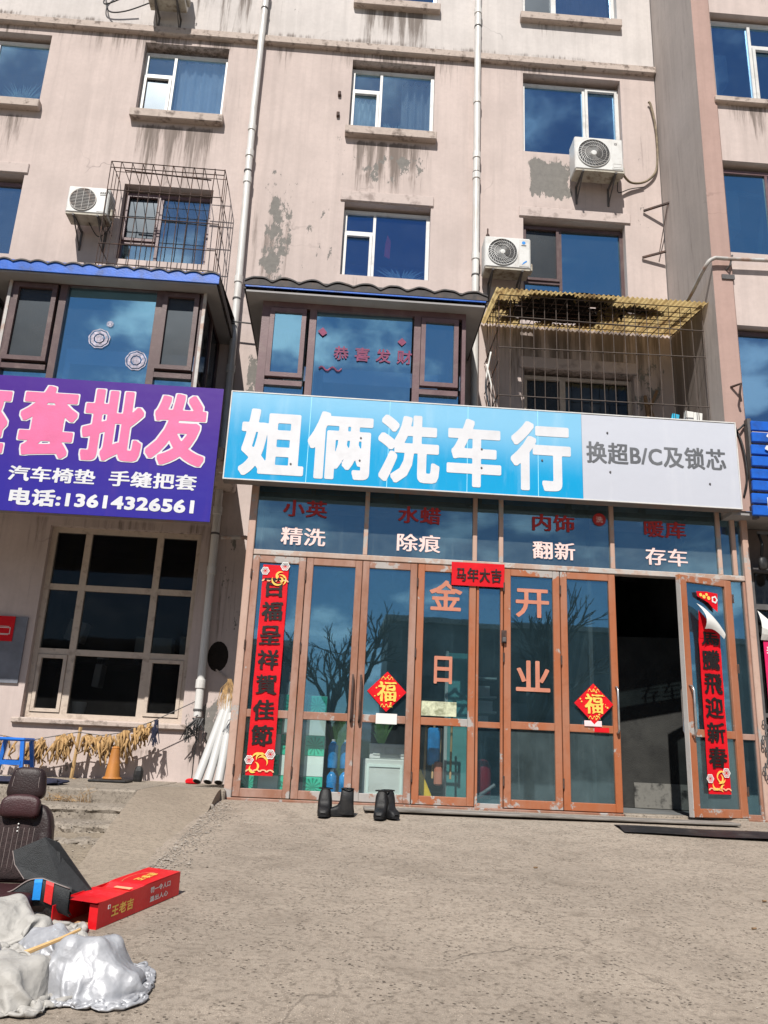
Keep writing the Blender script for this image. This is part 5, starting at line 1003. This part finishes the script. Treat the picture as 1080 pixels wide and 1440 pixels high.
# ------------------------------------------------------------------ left forecourt things
t = thing('wall_hole', 'ragged black hole in the wall beside the left downpipe', 'hole', (-1.64, W, 1.5)); b = MB(); b.lathe([(.001, -.006), (.13, -.006), (.14, -.001)], (-1.64, W, 1.72), 18, 'Y'); b.v = [(x*1+.25*(0), y, 1.72+(z-1.72)*1.45) for x, y, z in b.v]; obj('opening', b, M['char'], t)
b = MB(); b.T = Matrix.Translation((-1.6, W-.03, 1.5)) @ Matrix.Rotation(.6, 4, 'Y'); b.box(-.06, .1, 0, .02, 0, .02); obj('flap', b, M['sill'], t)
t = thing('traffic_cone', 'faded orange traffic cone on a black base before the left wall', 'traffic cone', (-2.63, .42, .1)); obj('base', MB().box(-2.86, -2.42, .22, .62, .102, .13, .01), M['black'], t); obj('body', MB().lathe([(.098, .03), (.09, .05), (.05, .36), (.045, .38)], (-2.63, .42, .1), 18), M['orange'], t, smooth=True, sharp=50); obj('tip', MB().lathe([(.045, .38), (.048, .39), (.03, .41)], (-2.63, .42, .1), 12), M['orange'], t)
obj('collar', MB().lathe([(.105, .028), (.115, .04), (.10, .06)], (-2.63, .42, .1), 18), M['orange'], t)
b = MB(); b.sq((-2.40, .75, .18), (.06, .05, .11), .8, .8, 12, 8); tag(obj('dark_stone', b, M['black'], loc=(-2.4, .75, .1)), 'dark rounded lump standing just right of the cone', 'stone')
# drying line with hanging strips
t = thing('drying_line', 'string of dried tan strips hung along the left wall', 'drying line', (-3.2, .9, .1)); sp = [(-4.6, .62), (-4.2, .58), (-3.84, .53), (-3.24, .66), (-2.95, .63), (-2.69, .68), (-2.34, .83), (-1.83, 1.10)]
b = MB(); b.tube([(x, .9, z) for x, z in sp], .006, 5); obj('string', b, M['darksteel'], t)
stm = []
for k in range(6):
    b = MB(); pts = [Vector((random.gauss(0, .012), random.gauss(0, .02), -s)) for s in (0, .07, .14, .2)]; b.tube(pts, .016+.005*random.random(), 5, .007); o = obj('strip', b, M['dried'], t, local=True, smooth=True); stm.append(o)
clumps = [(-4.45, .45, 12, .9), (-4.1, .25, 10, 1.0), (-3.74, .24, 46, 1.3), (-3.42, .24, 46, 1.25), (-3.10, .13, 20, 1.1), (-2.90, .18, 38, 1.2), (-2.68, .14, 34, 1.35), (-2.48, .13, 26, 1.05), (-2.38, .05, 8, .8)]
first = 0
for cx, w, n, ln in clumps:
    for i in range(n):
        x = cx+random.uniform(-w/2, w/2); z = np.interp(x, [p[0] for p in sp], [p[1] for p in sp]); src = stm[(i+first) % 6]
        o = src if first < 6 else src.copy()
        if first >= 6: COL.objects.link(o); o.parent = t
        first += 1
        o.location = (x+3.2, random.gauss(0, .025), z-.1-random.uniform(0, .10)*ln); o.rotation_euler = (random.gauss(0, .2), random.gauss(0, .25), random.uniform(0, 6)); o.scale = (1, 1, ln*random.uniform(.6, 1.15))
t = thing('stick', 'upright wooden stick propping the drying line', 'stick', (-3.24, .93, .1)); b = MB(); b.tube([(-3.26, .93, .1), (-3.23, .92, .72)], .024, 6); obj('shaft', b, M['bambootan'], t)
b = MB()
for i in range(14): b.tube([(-2.29+random.gauss(0, .012), .88, .85), (-2.29+random.gauss(0, .02), .87+random.gauss(0, .015), .72), (-2.29+random.gauss(0, .035), .87, .60-random.uniform(0, .1))], .010, 5, .005)
tag(obj('dark_rag', b, M['cloth'], loc=(-2.29, .88, .5)), 'dark rag knotted at the right end of the strips', 'rag')
b = MB()
for i in range(18): b.tube([(-1.80+random.gauss(0, .03), 1.05, .9), (-1.82+random.gauss(0, .07), 1.0+random.gauss(0, .03), .78), (-1.83+random.gauss(0, .07), 1.0, .70-random.uniform(0, .12))], .012, 5, .006)
b.tube([(-1.79, 1.05, .9), (-1.79, 1.02, .12)], .007, 5); tag(obj('dark_bundle', b, M['black'], loc=(-1.8, 1.0, .6)), 'dark bundle of cord hanging under the left downpipe', 'cord bundle')
b = MB()
for i in range(34): a = random.gauss(0, .5); b.tube([(-1.33+random.gauss(0, .012), .3, 1.36), (-1.33+.10*math.sin(a), .28, 1.24), (-1.33+.17*math.sin(a)+random.gauss(0, .02), .27, 1.12-random.uniform(0, .14))], .007, 4, .003)
tag(obj('husk_bunch', b, M['dried'], loc=(-1.33, .3, 1.1)), 'bunch of dry yellow husks hanging by the shopfront post', 'husks')
for i, (p, q, lab) in enumerate((((-1.60, .25, .155), (-1.405, .9, 1.18), 'leftmost of the three white pipes leaning at the shop post'), ((-1.47, .22, .155), (-1.37, .8, 1.10), 'middle of the three white pipes leaning at the shop post'), ((-1.34, .2, .155), (-1.33, .7, .95), 'rightmost of the three white pipes leaning at the shop post'))):
    t = thing('leaning_pipe', lab, 'pipe', (p[0], p[1], .1), 'white pipes leaning at the shop post'); p, q = Vector(p), Vector(q); d = (q-p).normalized()
    b = MB(); b.tube([p, q], .052, 16); obj('tube', b, M['pvcnew'], t, smooth=True, sharp=50); b = MB(); b.tube([p-d*.002, p-d*.004], .043, 14); obj('bore', b, M['char'], t)
b = MB(); b.sq((-1.75, .85, .13), (.085, .05, .035), .7, .7, 14, 8, lambda p: p*(1+.2*mnoise.noise(p*40))); tag(obj('red_packet', b, M['red'], loc=(-1.75, .85, .1)), 'crumpled red packet on the platform by the leaning pipes', 'packet')
t = thing('plastic_stool', 'blue plastic stool on the platform at the left edge', 'stool', (-3.75, .15, .1)); 
obj('seat', MB().box(-3.92, -3.56, -.02, .32, .52, .56, .015), M['bluestool'], t)
for sx in (-1, 1):
    for sy in (-1, 1): b = MB(); b.tube([(-3.74+sx*.15, .15+sy*.14, .52), (-3.74+sx*.21, .15+sy*.19, .10)], .032, 4, .026); obj('leg', b, M['bluestool'], t)
b = MB(); b.box(-3.92, -3.56, -.045, -.03, .26, .31); b.box(-3.92, -3.56, .33, .345, .26, .31); obj('stretcher', b, M['bluestool'], t)
b = MB(); b.sq((-3.3, -.75, .13), (.5, .28, .035), .8, .6, 28, 10, lambda p: p*(1+.22*mnoise.noise(p*9))); tag(obj('navy_cloth', b, M['cloth'], loc=(-3.3, -.75, .1)), 'dark navy cloth lying on the platform edge behind the seat', 'cloth')
b = MB(); b.box(-4.2, -3.55, -.95, -.5, .102, .16, .01); tag(obj('pale_slab', b, M['paper'], loc=(-3.9, -.7, .1)), 'flat white slab on the platform at the left edge', 'slab')
b = MB(); b.lathe([(.07, 0), (.10, .2), (.092, .2), (.065, .02)], (-3.50, 1.62, .86), 14); tag(obj('white_bin', b, M['paper'], loc=(-3.5, 1.62, .86)), 'white plastic tub inside the left shop window', 'tub')
for lab, x0, x1, z0, z1, y, rt, m_ in (('stack of pale boxes inside the left shop window', -3.1, -2.55, 1.75, 2.1, 2.6, 0, 'pale'), ('tilted pale sheet inside the left shop window', -4.05, -3.8, 1.95, 2.25, 2.2, 14, 'paper'), ('greyish crate right of the pale boxes inside the left window', -2.45, -2.1, 1.7, 2.15, 2.7, 0, 'pale'), ('upright white card low inside the left window', -3.52, -3.42, 1.3, 1.75, 2.1, 4, 'paper')):
    b = MB(); b.T = Matrix.Translation(((x0+x1)/2, y, z0)) @ Matrix.Rotation(rad(rt), 4, 'Y'); b.box(-(x1-x0)/2, (x1-x0)/2, 0, .25, 0, z1-z0, .01); tag(obj('storage_box', b, M[m_], loc=((x0+x1)/2, y, z0)), lab, 'box')
t = thing('work_table', 'dark work table inside the left shop window', 'table', (-2.9, 2.6, .3)); obj('top', MB().box(-4.4, -1.9, 2.1, 3.1, 1.62, 1.69), M['greydoor'], t)
for x in (-4.3, -2.0):
    for y in (2.2, 3.0): obj('leg', MB().box(x-.03, x+.03, y-.03, y+.03, .3, 1.62), M['darksteel'], t)

# ------------------------------------------------------------------ boots
def boot(label, x, y, rz, h=.27, s=1.0):
    z = gz(y)+.006; t = thing('rubber_boot', label, 'boot', (x, y, z), 'black rubber boots set outside the doors', rz)
    prof = [(-.085, .05, .05, .03), (-.078, .10, .05, .045), (-.07, h, .05, .05), (-.055, h+.004, .05, .056), (0, h+.002, .05, .062), (.045, h-.004, .05, .056), (.058, h-.012, .05, .05), (.066, .15, .05, .05), (.09, .105, .05, .05), (.13, .088, .05, .05), (.17, .075, .05, .046), (.195, .058, .05, .035), (.205, .035, .05, .02)]
    b = MB(); n = 14; rows = []
    for (yy, hh, _, wd) in prof:
        r_ = []
        for k in range(n+1):
            a = math.pi*k/n; cx = math.cos(a); sz = math.sin(a)**.45
            wloc = 1.25*wd*(1 if hh < .16 else (1-.12*sz)); r_.append((wloc*math.copysign(abs(cx)**.6, cx)*s, -yy*s, .018+(hh-.018)*sz))
        rows.append(r_)
    for i, (yy, *_r) in enumerate(prof): rows[i] = [(p[0]+.004*mnoise.noise(Vector((p[0]*30, p[2]*28, x*9))), p[1]+.007*mnoise.noise(Vector((p[1]*9, p[2]*24, x*5))), p[2]) for p in rows[i]]
    b.sheet(rows); o = obj('upper', b, M['bootrubber'], t, local=True, smooth=True, sharp=70)
    b = MB(); pts = []
    for k in range(24):
        a = 2*math.pi*k/24; yy = .06+.15*math.cos(a); wd = .066*(abs(math.sin(a))**.6)*math.copysign(1, math.sin(a))*(1 if yy > .08 else .88); pts.append((wd*s, -yy*s))
    vs = [(p[0], p[1], 0) for p in pts]+[(p[0], p[1], .024) for p in pts]; b.add(vs, [tuple(range(23, -1, -1)), tuple(range(24, 48))]+[(k, (k+1) % 24, 24+(k+1) % 24, 24+k) for k in range(24)]); obj('sole', b, M['bootrubber'], t, local=True)
    b = MB(); b.tube([(.070*s*math.cos(a), .008-.064*s*math.sin(a), h-.005) for a in np.linspace(0, 6.2832, 17)], .007, 5); obj('collar', b, M['bootrubber'], t, local=True, smooth=True)
    b = MB(); b.lathe([(.001, 0), (.052*s, 0)], (0, .008, h+.004), 14); obj('opening', b, M['char'], t, local=True)
boot('black rubber boot seen from the front, leftmost by the doors', -.07, -.98, rad(-4)); boot('black rubber boot turned sideways, second from the left', .15, -.97, rad(-88), .275)
boot('black rubber boot of the right pair, standing in front', .52, -.99, rad(-12)); boot('black rubber boot of the right pair, half hidden behind its mate', .585, -.93, rad(24))

# ------------------------------------------------------------------ red carton
def basis(o, ex, ey): m = Matrix.Identity(4); ez = ex.cross(ey).normalized(); m.col[0][:3] = ex; m.col[1][:3] = ey; m.col[2][:3] = ez; m.col[3][:3] = o; return m
p0 = Vector((-1.225, -5.06, gz(-5.06))); p1 = Vector((-.935, -4.28, gz(-4.28))); ex = (p1-p0).normalized(); L = (p1-p0).length
up = Vector((0, -SL, 1)).normalized(); ey = up.cross(ex).normalized()
CB = basis(p0, ex, ey); t = thing('red_carton', 'long red drink carton lying open ended on the concrete', 'carton', tuple(p0))
Wd, H = .235, .135
def cpart(nm, mat, *boxes):
    b = MB(); b.T = CB
    for q in boxes: b.box(*q)
    return obj(nm, b, M[mat], t)
cpart('front_side', 'carton', (0, L, 0, .005, .002, H)); cpart('back_side', 'carton', (0, L, Wd-.005, Wd, .002, H)); cpart('bottom', 'kraft', (0, L, .005, Wd-.005, .002, .006)); cpart('far_end', 'carton', (L-.005, L, .005, Wd-.005, .006, H))
b = MB(); b.T = CB; b.sheet([[(u*L, v*Wd, H+.004-.028*math.exp(-((u-.42)/.06)**2)*(1-.3*v)-.012*math.exp(-((u-.15)/.1)**2)) for u in np.linspace(-.03, 1, 34)] for v in np.linspace(0, 1, 6)]); obj('lid', b, M['carton'], t, smooth=True)
cpart('end_flap', 'carton', (-.004, .0, .0, .055, .0, H-.01)); cpart('end_flap', 'carton', (-.09, -.003, Wd-.012, Wd-.006, .004, H*.85))
b = MB(); b.T = CB; b.box(-.035, .0, .06, Wd-.04, .003, .006); obj('bottom_flap', b, M['kraft'], t)
def ctext(nm, mat, txt, x0, x1, z0, z1, side='front', emb=.03, rot=0):
    T = CB @ Matrix.Translation((0, -.002, 0)) if side == 'front' else CB @ Matrix.Translation((0, 0, H+.0065)) @ Matrix.Rotation(rad(-90), 4, 'X') if False else CB @ Matrix.Translation((0, -.002, 0))
    mb = text_mb(txt, x0, x1, z0, z1, 0, emb, rot, T=T); obj(nm, mb, M[mat], t)
ctext('gold_lettering', 'gold', '王老吉', .12, .33, .035, .095); ctext('white_lettering', 'paper', '罚一令人口', .50, .72, .078, .112); ctext('white_lettering', 'paper', '温出人心', .50, .70, .028, .060)
b = MB(); b.T = CB; ring(b, .085, .105, .085, .105, .004, -.003, -.001); obj('seal_print', b, M['paper'], t)
b = MB(); b.T = CB
for s in (0, 1): b.sheet([[(.56+.16*math.cos(a)*q, Wd*.52+.07*math.sin(a)*q, H+.0075) for a in np.linspace(-.4, 2.6, 24)] for q in (.9, .96)])
obj('arc_print', b, M['peach'], t)
T_ = CB @ Matrix.Translation((.56, .09, H+.0075)) @ Matrix.Rotation(rad(90), 4, 'X') @ Matrix.Scale(-1, 4, (0, 0, 1)); obj('lid_lettering', text_mb('王老吉', 0, .2, -.03, .03, 0, .03, T=CB @ Matrix.Translation((.50, .10, H+.0078)) @ Matrix.Rotation(rad(-90), 4, 'X') @ Matrix.Scale(-1, 4, (0, 0, 1))), M['gold'], t)
b = MB(); b.T = CB; b.box(.36, .46, .05, .16, H-.012, H-.0085); obj('pale_print', b, M['peach'], t)

# ------------------------------------------------------------------ car seat, floor mat, covers
t = thing('car_seat', 'dark maroon ribbed car seat standing on the yard', 'car seat', (-1.875, -4.66, gz(-4.66)-.045), None, rad(4)); t.scale = (.84, .82, .80)
tilt = Matrix.Translation((0, .06, .22)) @ Matrix.Rotation(rad(-7), 4, 'X')
def spart(nm, mat, fnc, sm=True): b = MB(); b.T = tilt; fnc(b); return obj(nm, b, M[mat], t, local=True, smooth=sm)
def backfn(p):
    w = 1-.25*max(0, p.z/.28)**2; q = Vector((p.x*w, p.y, p.z)); q.y += -.045*(abs(q.x)/.26)**2.5 if p.y < 0 else 0; return q
spart('backrest', 'leather', lambda b: b.sq((0, 0, .26), (.245, .08, .28), .35, .4, 44, 30, backfn))
spart('centre_panel', 'mesh', lambda b: b.sq((0, -.045, .22), (.145, .045, .22), .4, .4, 28, 18))
for x in (-.12, -.085, -.05, -.015, .02, .055, .09, .125): spart('stitch', 'thread', lambda b: b.tube([(x, -.0915+.02*abs(x), .06+.3*k/8) for k in range(9)], .0016, 4))
for sx in (-1, 1):
    spart('side_bolster', 'leather', lambda b: b.sq((sx*.195, -.05, .18), (.055, .05, .21), .6, .6, 18, 16)); spart('piping', 'thread', lambda b: b.tube([(sx*(.15+.03*math.sin(k/8*3.1)), -.087, -.02+.42*k/8) for k in range(9)], .002, 4))
spart('headrest', 'leather', lambda b: b.sq((.0, -.01, .68), (.13, .06, .12), .5, .6, 28, 18, lambda p: Vector((p.x*(1-.12*p.z/.12), p.y, p.z)))); spart('headrest_post', 'darksteel', lambda b: [b.tube([(x, 0, .48), (x, 0, .62)], .009, 6) for x in (-.06, .06)])
for sx in (-1, 1): spart('piping', 'thread', lambda b: b.tube([(sx*.095*(1-.1*k/6), -.067+.004*abs(k-3), .6+.17*k/6) for k in range(7)], .002, 4))
spart('neck_pillow', 'leather2', lambda b: b.sq((.01, -.10, .50), (.135, .055, .085), .55, .45, 28, 16, lambda p: Vector((p.x, p.y-.02*(abs(p.x)/.135)**2, p.z+.012*math.cos(p.x*14)))))
spart('button', 'paper', lambda b: [b.sq((.012, -.098, z), (.006, .004, .006), 1, 1, 8, 6) for z in (.385, .36, .335)])
b = MB(); b.sq((.04, -.28, .12), (.27, .30, .10), .4, .35, 40, 20, lambda p: Vector((p.x, p.y, p.z+(.03*(abs(p.x)/.27)**3 if p.z > 0 else 0)))); obj('seat_cushion', b, M['leather2'], t, local=True, smooth=True)
b = MB(); b.box(-.22, .24, -.45, .1, .0, .05, .01); obj('base', b, M['darksteel'], t, local=True)
t = thing('floor_mat', 'charcoal car floor mat with blue and red tabs flopped over the seat', 'floor mat', (-1.6, -4.9, -.3))
b = MB(); o_ = [(-1.80, -4.86, -.06), (-1.64, -4.84, .015), (-1.56, -4.84, -.01), (-1.30, -4.80, -.31), (-1.42, -4.84, -.33), (-1.50, -4.88, -.225), (-1.70, -4.90, -.20), (-1.77, -4.88, -.13)]
b.add(o_+[(x, y+.018, z) for x, y, z in o_], [tuple(range(8)), tuple(range(15, 7, -1))]+[(i, 8+i, 8+(i+1) % 8, (i+1) % 8) for i in range(8)]); obj('upright_panel', b, M['mat'], t)
rows = []
for k in range(29):
    s = k/28; x = -2.02+.62*s; zt = -.265+.09*(1/(1+math.exp(-(s-.55)*22)))-.06*max(0, s-.75)*3; y = -5.02+.02*math.sin(s*5)
    rows.append([(x, y, zt), (x+.004, y-.012, zt-.02), (x+.006, y-.014, zt-.085-.03*s), (x+.02, y+.01, zt-.115-.03*s)])
b = MB(); b.sheet(rows); b.sheet([[(p[0], p[1]+.03, p[2]+.004) for p in r_] for r_ in rows]); obj('rolled_edge', b, M['mat'], t, smooth=True)
b = MB(); b.tube([Vector(r_[0])+Vector((0, -.006, .002)) for r_ in rows], .004, 5); obj('piping', b, M['thread'], t, smooth=True); b = MB(); b.tube([Vector(p)+Vector((0, -.004, 0)) for p in o_[6:]+o_[:1]], .003, 5); obj('piping', b, M['thread'], t)
for s0, m_ in ((.70, 'cblue'), (.82, 'cred')):
    k0, k1 = int(s0*28), int(s0*28)+2; b = MB(); b.sheet([[(p[0], p[1]-.006, p[2]+.004) for p in rows[k][:3]] for k in range(k0, k1+1)]); obj('tab', b, M[m_], t)

def cloth_cover(name, label, c, sx, sy, comp, balls, mat, seed, tuck=None, n=72, steps=150, rz=0., cat='car cover', drop=.19, crisp=None):
    """position-based cloth: a bunched sheet dropped over a heap of lumps and tucked in round its edge"""
    r_ = np.random.default_rng(seed); m = max(8, int(n*sy/sx)); h = sx/(n-1)
    gx, gy = np.meshgrid(np.linspace(-.5, .5, n)*sx, np.linspace(-.5, .5, m)*sy)
    ca, sa = math.cos(rz), math.sin(rz); P = np.zeros((m, n, 3)); cx, cy = comp
    wob = np.array([mnoise.noise_vector(Vector((x*9+seed, y*9, seed*2.))) for x, y in zip(gx.ravel(), gy.ravel())]).reshape(m, n, 3)
    X, Y = gx*cx, gy*cy; P[..., 0] = c[0]+X*ca-Y*sa; P[..., 1] = c[1]+X*sa+Y*ca; P[..., 2] = gz(c[1])+drop+.03*wob[..., 2]; P[..., :2] += .02*wob[..., :2]; P[..., 2] += (.04 if mat.name[0] == 's' else .02)*np.array([mnoise.noise(Vector((x*38+seed, y*38, 1))) for x, y in zip(gx.ravel(), gy.ravel())]).reshape(m, n)
    V = np.zeros_like(P); gl = lambda y: SL*np.maximum(np.minimum(y, 0), -10)+.006
    pairs = []
    for dy, dx, st in ((0, 1, 1.), (1, 0, 1.), (1, 1, .5), (1, -1, .5), (0, 2, .05 if mat.name[0] == 's' else .12), (2, 0, .05 if mat.name[0] == 's' else .12)):
        L = h*math.hypot(dx, dy)
        for par in range(2*max(dx, dy) if max(dx, dy) > 1 else 2):
            I, J = np.meshgrid(np.arange(m), np.arange(n), indexing='ij'); key = (I if dy else J); k2 = key//2 if max(abs(dx), dy) > 1 else key
            ok = (k2 % 2 == par % 2) & (I+dy < m) & (J+dx < n) & (J+dx >= 0)
            if max(abs(dx), dy) > 1 and par > 1: continue
            pairs.append((I[ok], J[ok], I[ok]+dy, J[ok]+dx, L, st))
    B = [(np.array([bx, by, gz(by)+bz]), np.array(br)) for (bx, by, bz, br) in balls]
    edge = np.zeros((m, n), bool); edge[0] = edge[-1] = True; edge[:, 0] = edge[:, -1] = True
    for (bx, by, bz, br) in balls:
        for q in range(5):
            a = r_.uniform(0, 6.28); u = r_.uniform(.45, .95); B.append((np.array([bx+br[0]*u*math.cos(a), by+br[1]*u*math.sin(a), gz(by)+bz+br[2]*math.sqrt(1-u*u)*.92]), np.array([br[2]*r_.uniform(.18, .40)]*3)))
    for s_ in range(steps):
        V[..., 2] -= 9.8*.012; V *= .965; Q = P+V*.012
        hit = np.zeros((m, n), bool)
        for it in range(7):
            for (i1, j1, i2, j2, L, st) in pairs:
                a, b = Q[i1, j1], Q[i2, j2]; d = b-a; l = np.linalg.norm(d, axis=1, keepdims=True)+1e-9; k = d*((l-L)/l)*.5*st; Q[i1, j1] = a+k; Q[i2, j2] = b-k
            if tuck and s_ > steps*.35:
                d = Q[edge]-np.array([tuck[0], tuck[1], 0]); d[:, 2] = 0; q = np.sqrt((d[:, 0]/tuck[2])**2+(d[:, 1]/tuck[3])**2)+1e-6; f = np.where(q > 1, 1-.10*(1-1/q), 1)
                Q[edge, 0] = tuck[0]+d[:, 0]*f; Q[edge, 1] = tuck[1]+d[:, 1]*f; Q[edge, 2] -= .002
            for bc, br in B:
                d = (Q-bc)/br; q = np.linalg.norm(d, axis=-1, keepdims=True); hit |= q[..., 0] < 1; Q = np.where(q < 1, bc+d/np.maximum(q, 1e-6)*br, Q)
            g = gl(Q[..., 1]); low = Q[..., 2] < g; Q[..., 2] = np.where(low, g, Q[..., 2])
        V = (Q-P)/.012; V[low] *= .1; V[hit] *= .15; V = np.clip(V, -3, 3); P = Q; P[hit] -= V[hit]*0
    mb = MB(); mb.sheet([[tuple(P[i, j]) for j in range(n)] for i in range(m)])
    o = tag(obj(name, mb, mat, loc=(c[0], c[1], gz(c[1])), smooth=True, sharp=crisp), label, cat)
    if not crisp: sm = o.modifiers.new('smooth', 'SUBSURF'); sm.levels = 1; sm.render_levels = 1
    so = o.modifiers.new('thickness', 'SOLIDIFY'); so.thickness = .004; return o
cloth_cover('cream_cover', 'crumpled cream car cover heaped against the car seat', (-1.63, -5.24), 1.45, 1.2, (.58, .52), [(-1.74, -5.24, .02, (.24, .2, .165)), (-1.50, -5.28, .01, (.13, .12, .11))], M['creamcloth'], 3, (-1.65, -5.26, .33, .24))
cloth_cover('silver_cover', 'silvery fold of cover between the cream heap and the red carton', (-1.33, -5.42), .75, .6, (.5, .5), [(-1.36, -5.43, 0, (.13, .09, .11)), (-1.2, -5.36, 0, (.08, .06, .05))], M['silver'], 8, (-1.30, -5.40, .20, .11), 60)
cloth_cover('silver_cover', 'large bundled silver car cover in the lower left foreground', (-1.03, -5.87), 1.25, 1.15, (.52, .52), [(-1.05, -5.86, .02, (.20, .20, .17)), (-.93, -5.92, 0, (.12, .15, .12))], M['silver'], 12, (-1.03, -5.88, .20, .21), 96, 150)
cloth_cover('cream_cover', 'cream cloth lining turned out of the silver cover at the bottom edge', (-1.31, -6.0), 1.0, .95, (.5, .52), [(-1.30, -6.02, .0, (.15, .18, .15)), (-1.36, -5.85, 0, (.1, .1, .1))], M['creamcloth'], 21, (-1.31, -6.0, .19, .22), 56)
cloth_cover('silver_cover', 'low grey fold of cover at the left edge of the foreground', (-1.58, -5.76), .85, .65, (.5, .5), [(-1.6, -5.75, 0, (.16, .12, .10))], M['silver'], 31, (-1.58, -5.76, .24, .16), 60)
b = MB(); b.tube([(-1.42, -5.62, -.42), (-1.25, -5.6, -.35), (-1.17, -5.58, -.31)], .013, 6, .007); tag(obj('wood_stick', b, M['bambootan'], loc=(-1.3, -5.6, -.4)), 'thin tan stick poking out between the two covers', 'stick')
# small litter
for i, (x, y) in enumerate(((2.62, -4.6), (3.2, -4.35), (1.62, -3.1), (3.05, -3.9))):
    b = MB(); b.tube([(x, y, gz(y)+.008), (x+.03, y+.012, gz(y)+.008)], .007, 5); tag(obj('litter', b, M['wood'], loc=(x, y, gz(y))), ['dark butt of litter nearest the camera on the right concrete', 'small dark litter scrap farthest right on the concrete', 'tiny dark scrap in the middle of the concrete', 'small dark scrap between the other two right scraps'][i], 'litter')

# ------------------------------------------------------------------ what the glass reflects: bare trees and a low block across the yard
def bare_tree(label, x, y, h, seed):
    rs = random.Random(seed); t = thing('bare_tree', label, 'tree', (x, y, gz(y)-.05), 'bare trees across the yard'); tb = MB(); cb = MB()
    def grow(p, d, l, r, dep):
        q = p+d*l; (tb if dep == 0 else cb).tube([p, (p+q)/2+Vector((rs.gauss(0, .04), rs.gauss(0, .04), 0))*l, q], r, 6, r*.68)
        if dep > 4 or l < .25: return
        for k in range(3 if dep else 4):
            a = d.orthogonal().normalized(); a.rotate(Matrix.Rotation(rs.uniform(0, 6.28), 3, d)); nd = (d+a*rs.uniform(.35, .75)+Vector((0, 0, .12))).normalized(); grow(q if k < 2 else p+d*l*rs.uniform(.6, 1), nd, l*rs.uniform(.6, .8), r*.6, dep+1)
    grow(Vector((x, y, gz(y)-.05)), Vector((rs.gauss(0, .05), 0, 1)).normalized(), h*.3, h*.028, 0); obj('trunk', tb, M['bark'], t); obj('crown', cb, M['bark'], t)
bare_tree('tall bare tree across the yard with a forked crown', -.4, -16.6, 7.2, 2); bare_tree('bare tree across the yard left of the tall one', -5.2, -17.2, 6.8, 5); bare_tree('bare tree across the yard right of the tall one', 6.2, -16.8, 7.2, 9)
for lab, xa, xb, y, h in (('low tan block of flats across the yard at the left', -34, -3.5, -46, 7.2), ('taller tan block of flats across the yard at the right', 3.5, 34, -50, 9.8)):
    t = thing('far_block', lab, 'building', ((xa+xb)/2, y, -.9)); obj('wall', MB().box(xa, xb, y-8, y, -.9, h), M['farwall'], t); obj('roof', MB().box(xa-.3, xb+.3, y-8.3, y+.3, h, h+.4), M['sill'], t)
    for i in range(8):
        for z in (1.2, 4.4): b = MB(); b.box(xa+1.2+i*3.7, xa+2.9+i*3.7, y+.02, y+.05, z, z+1.6); obj('window', b, M['acdark'], t)
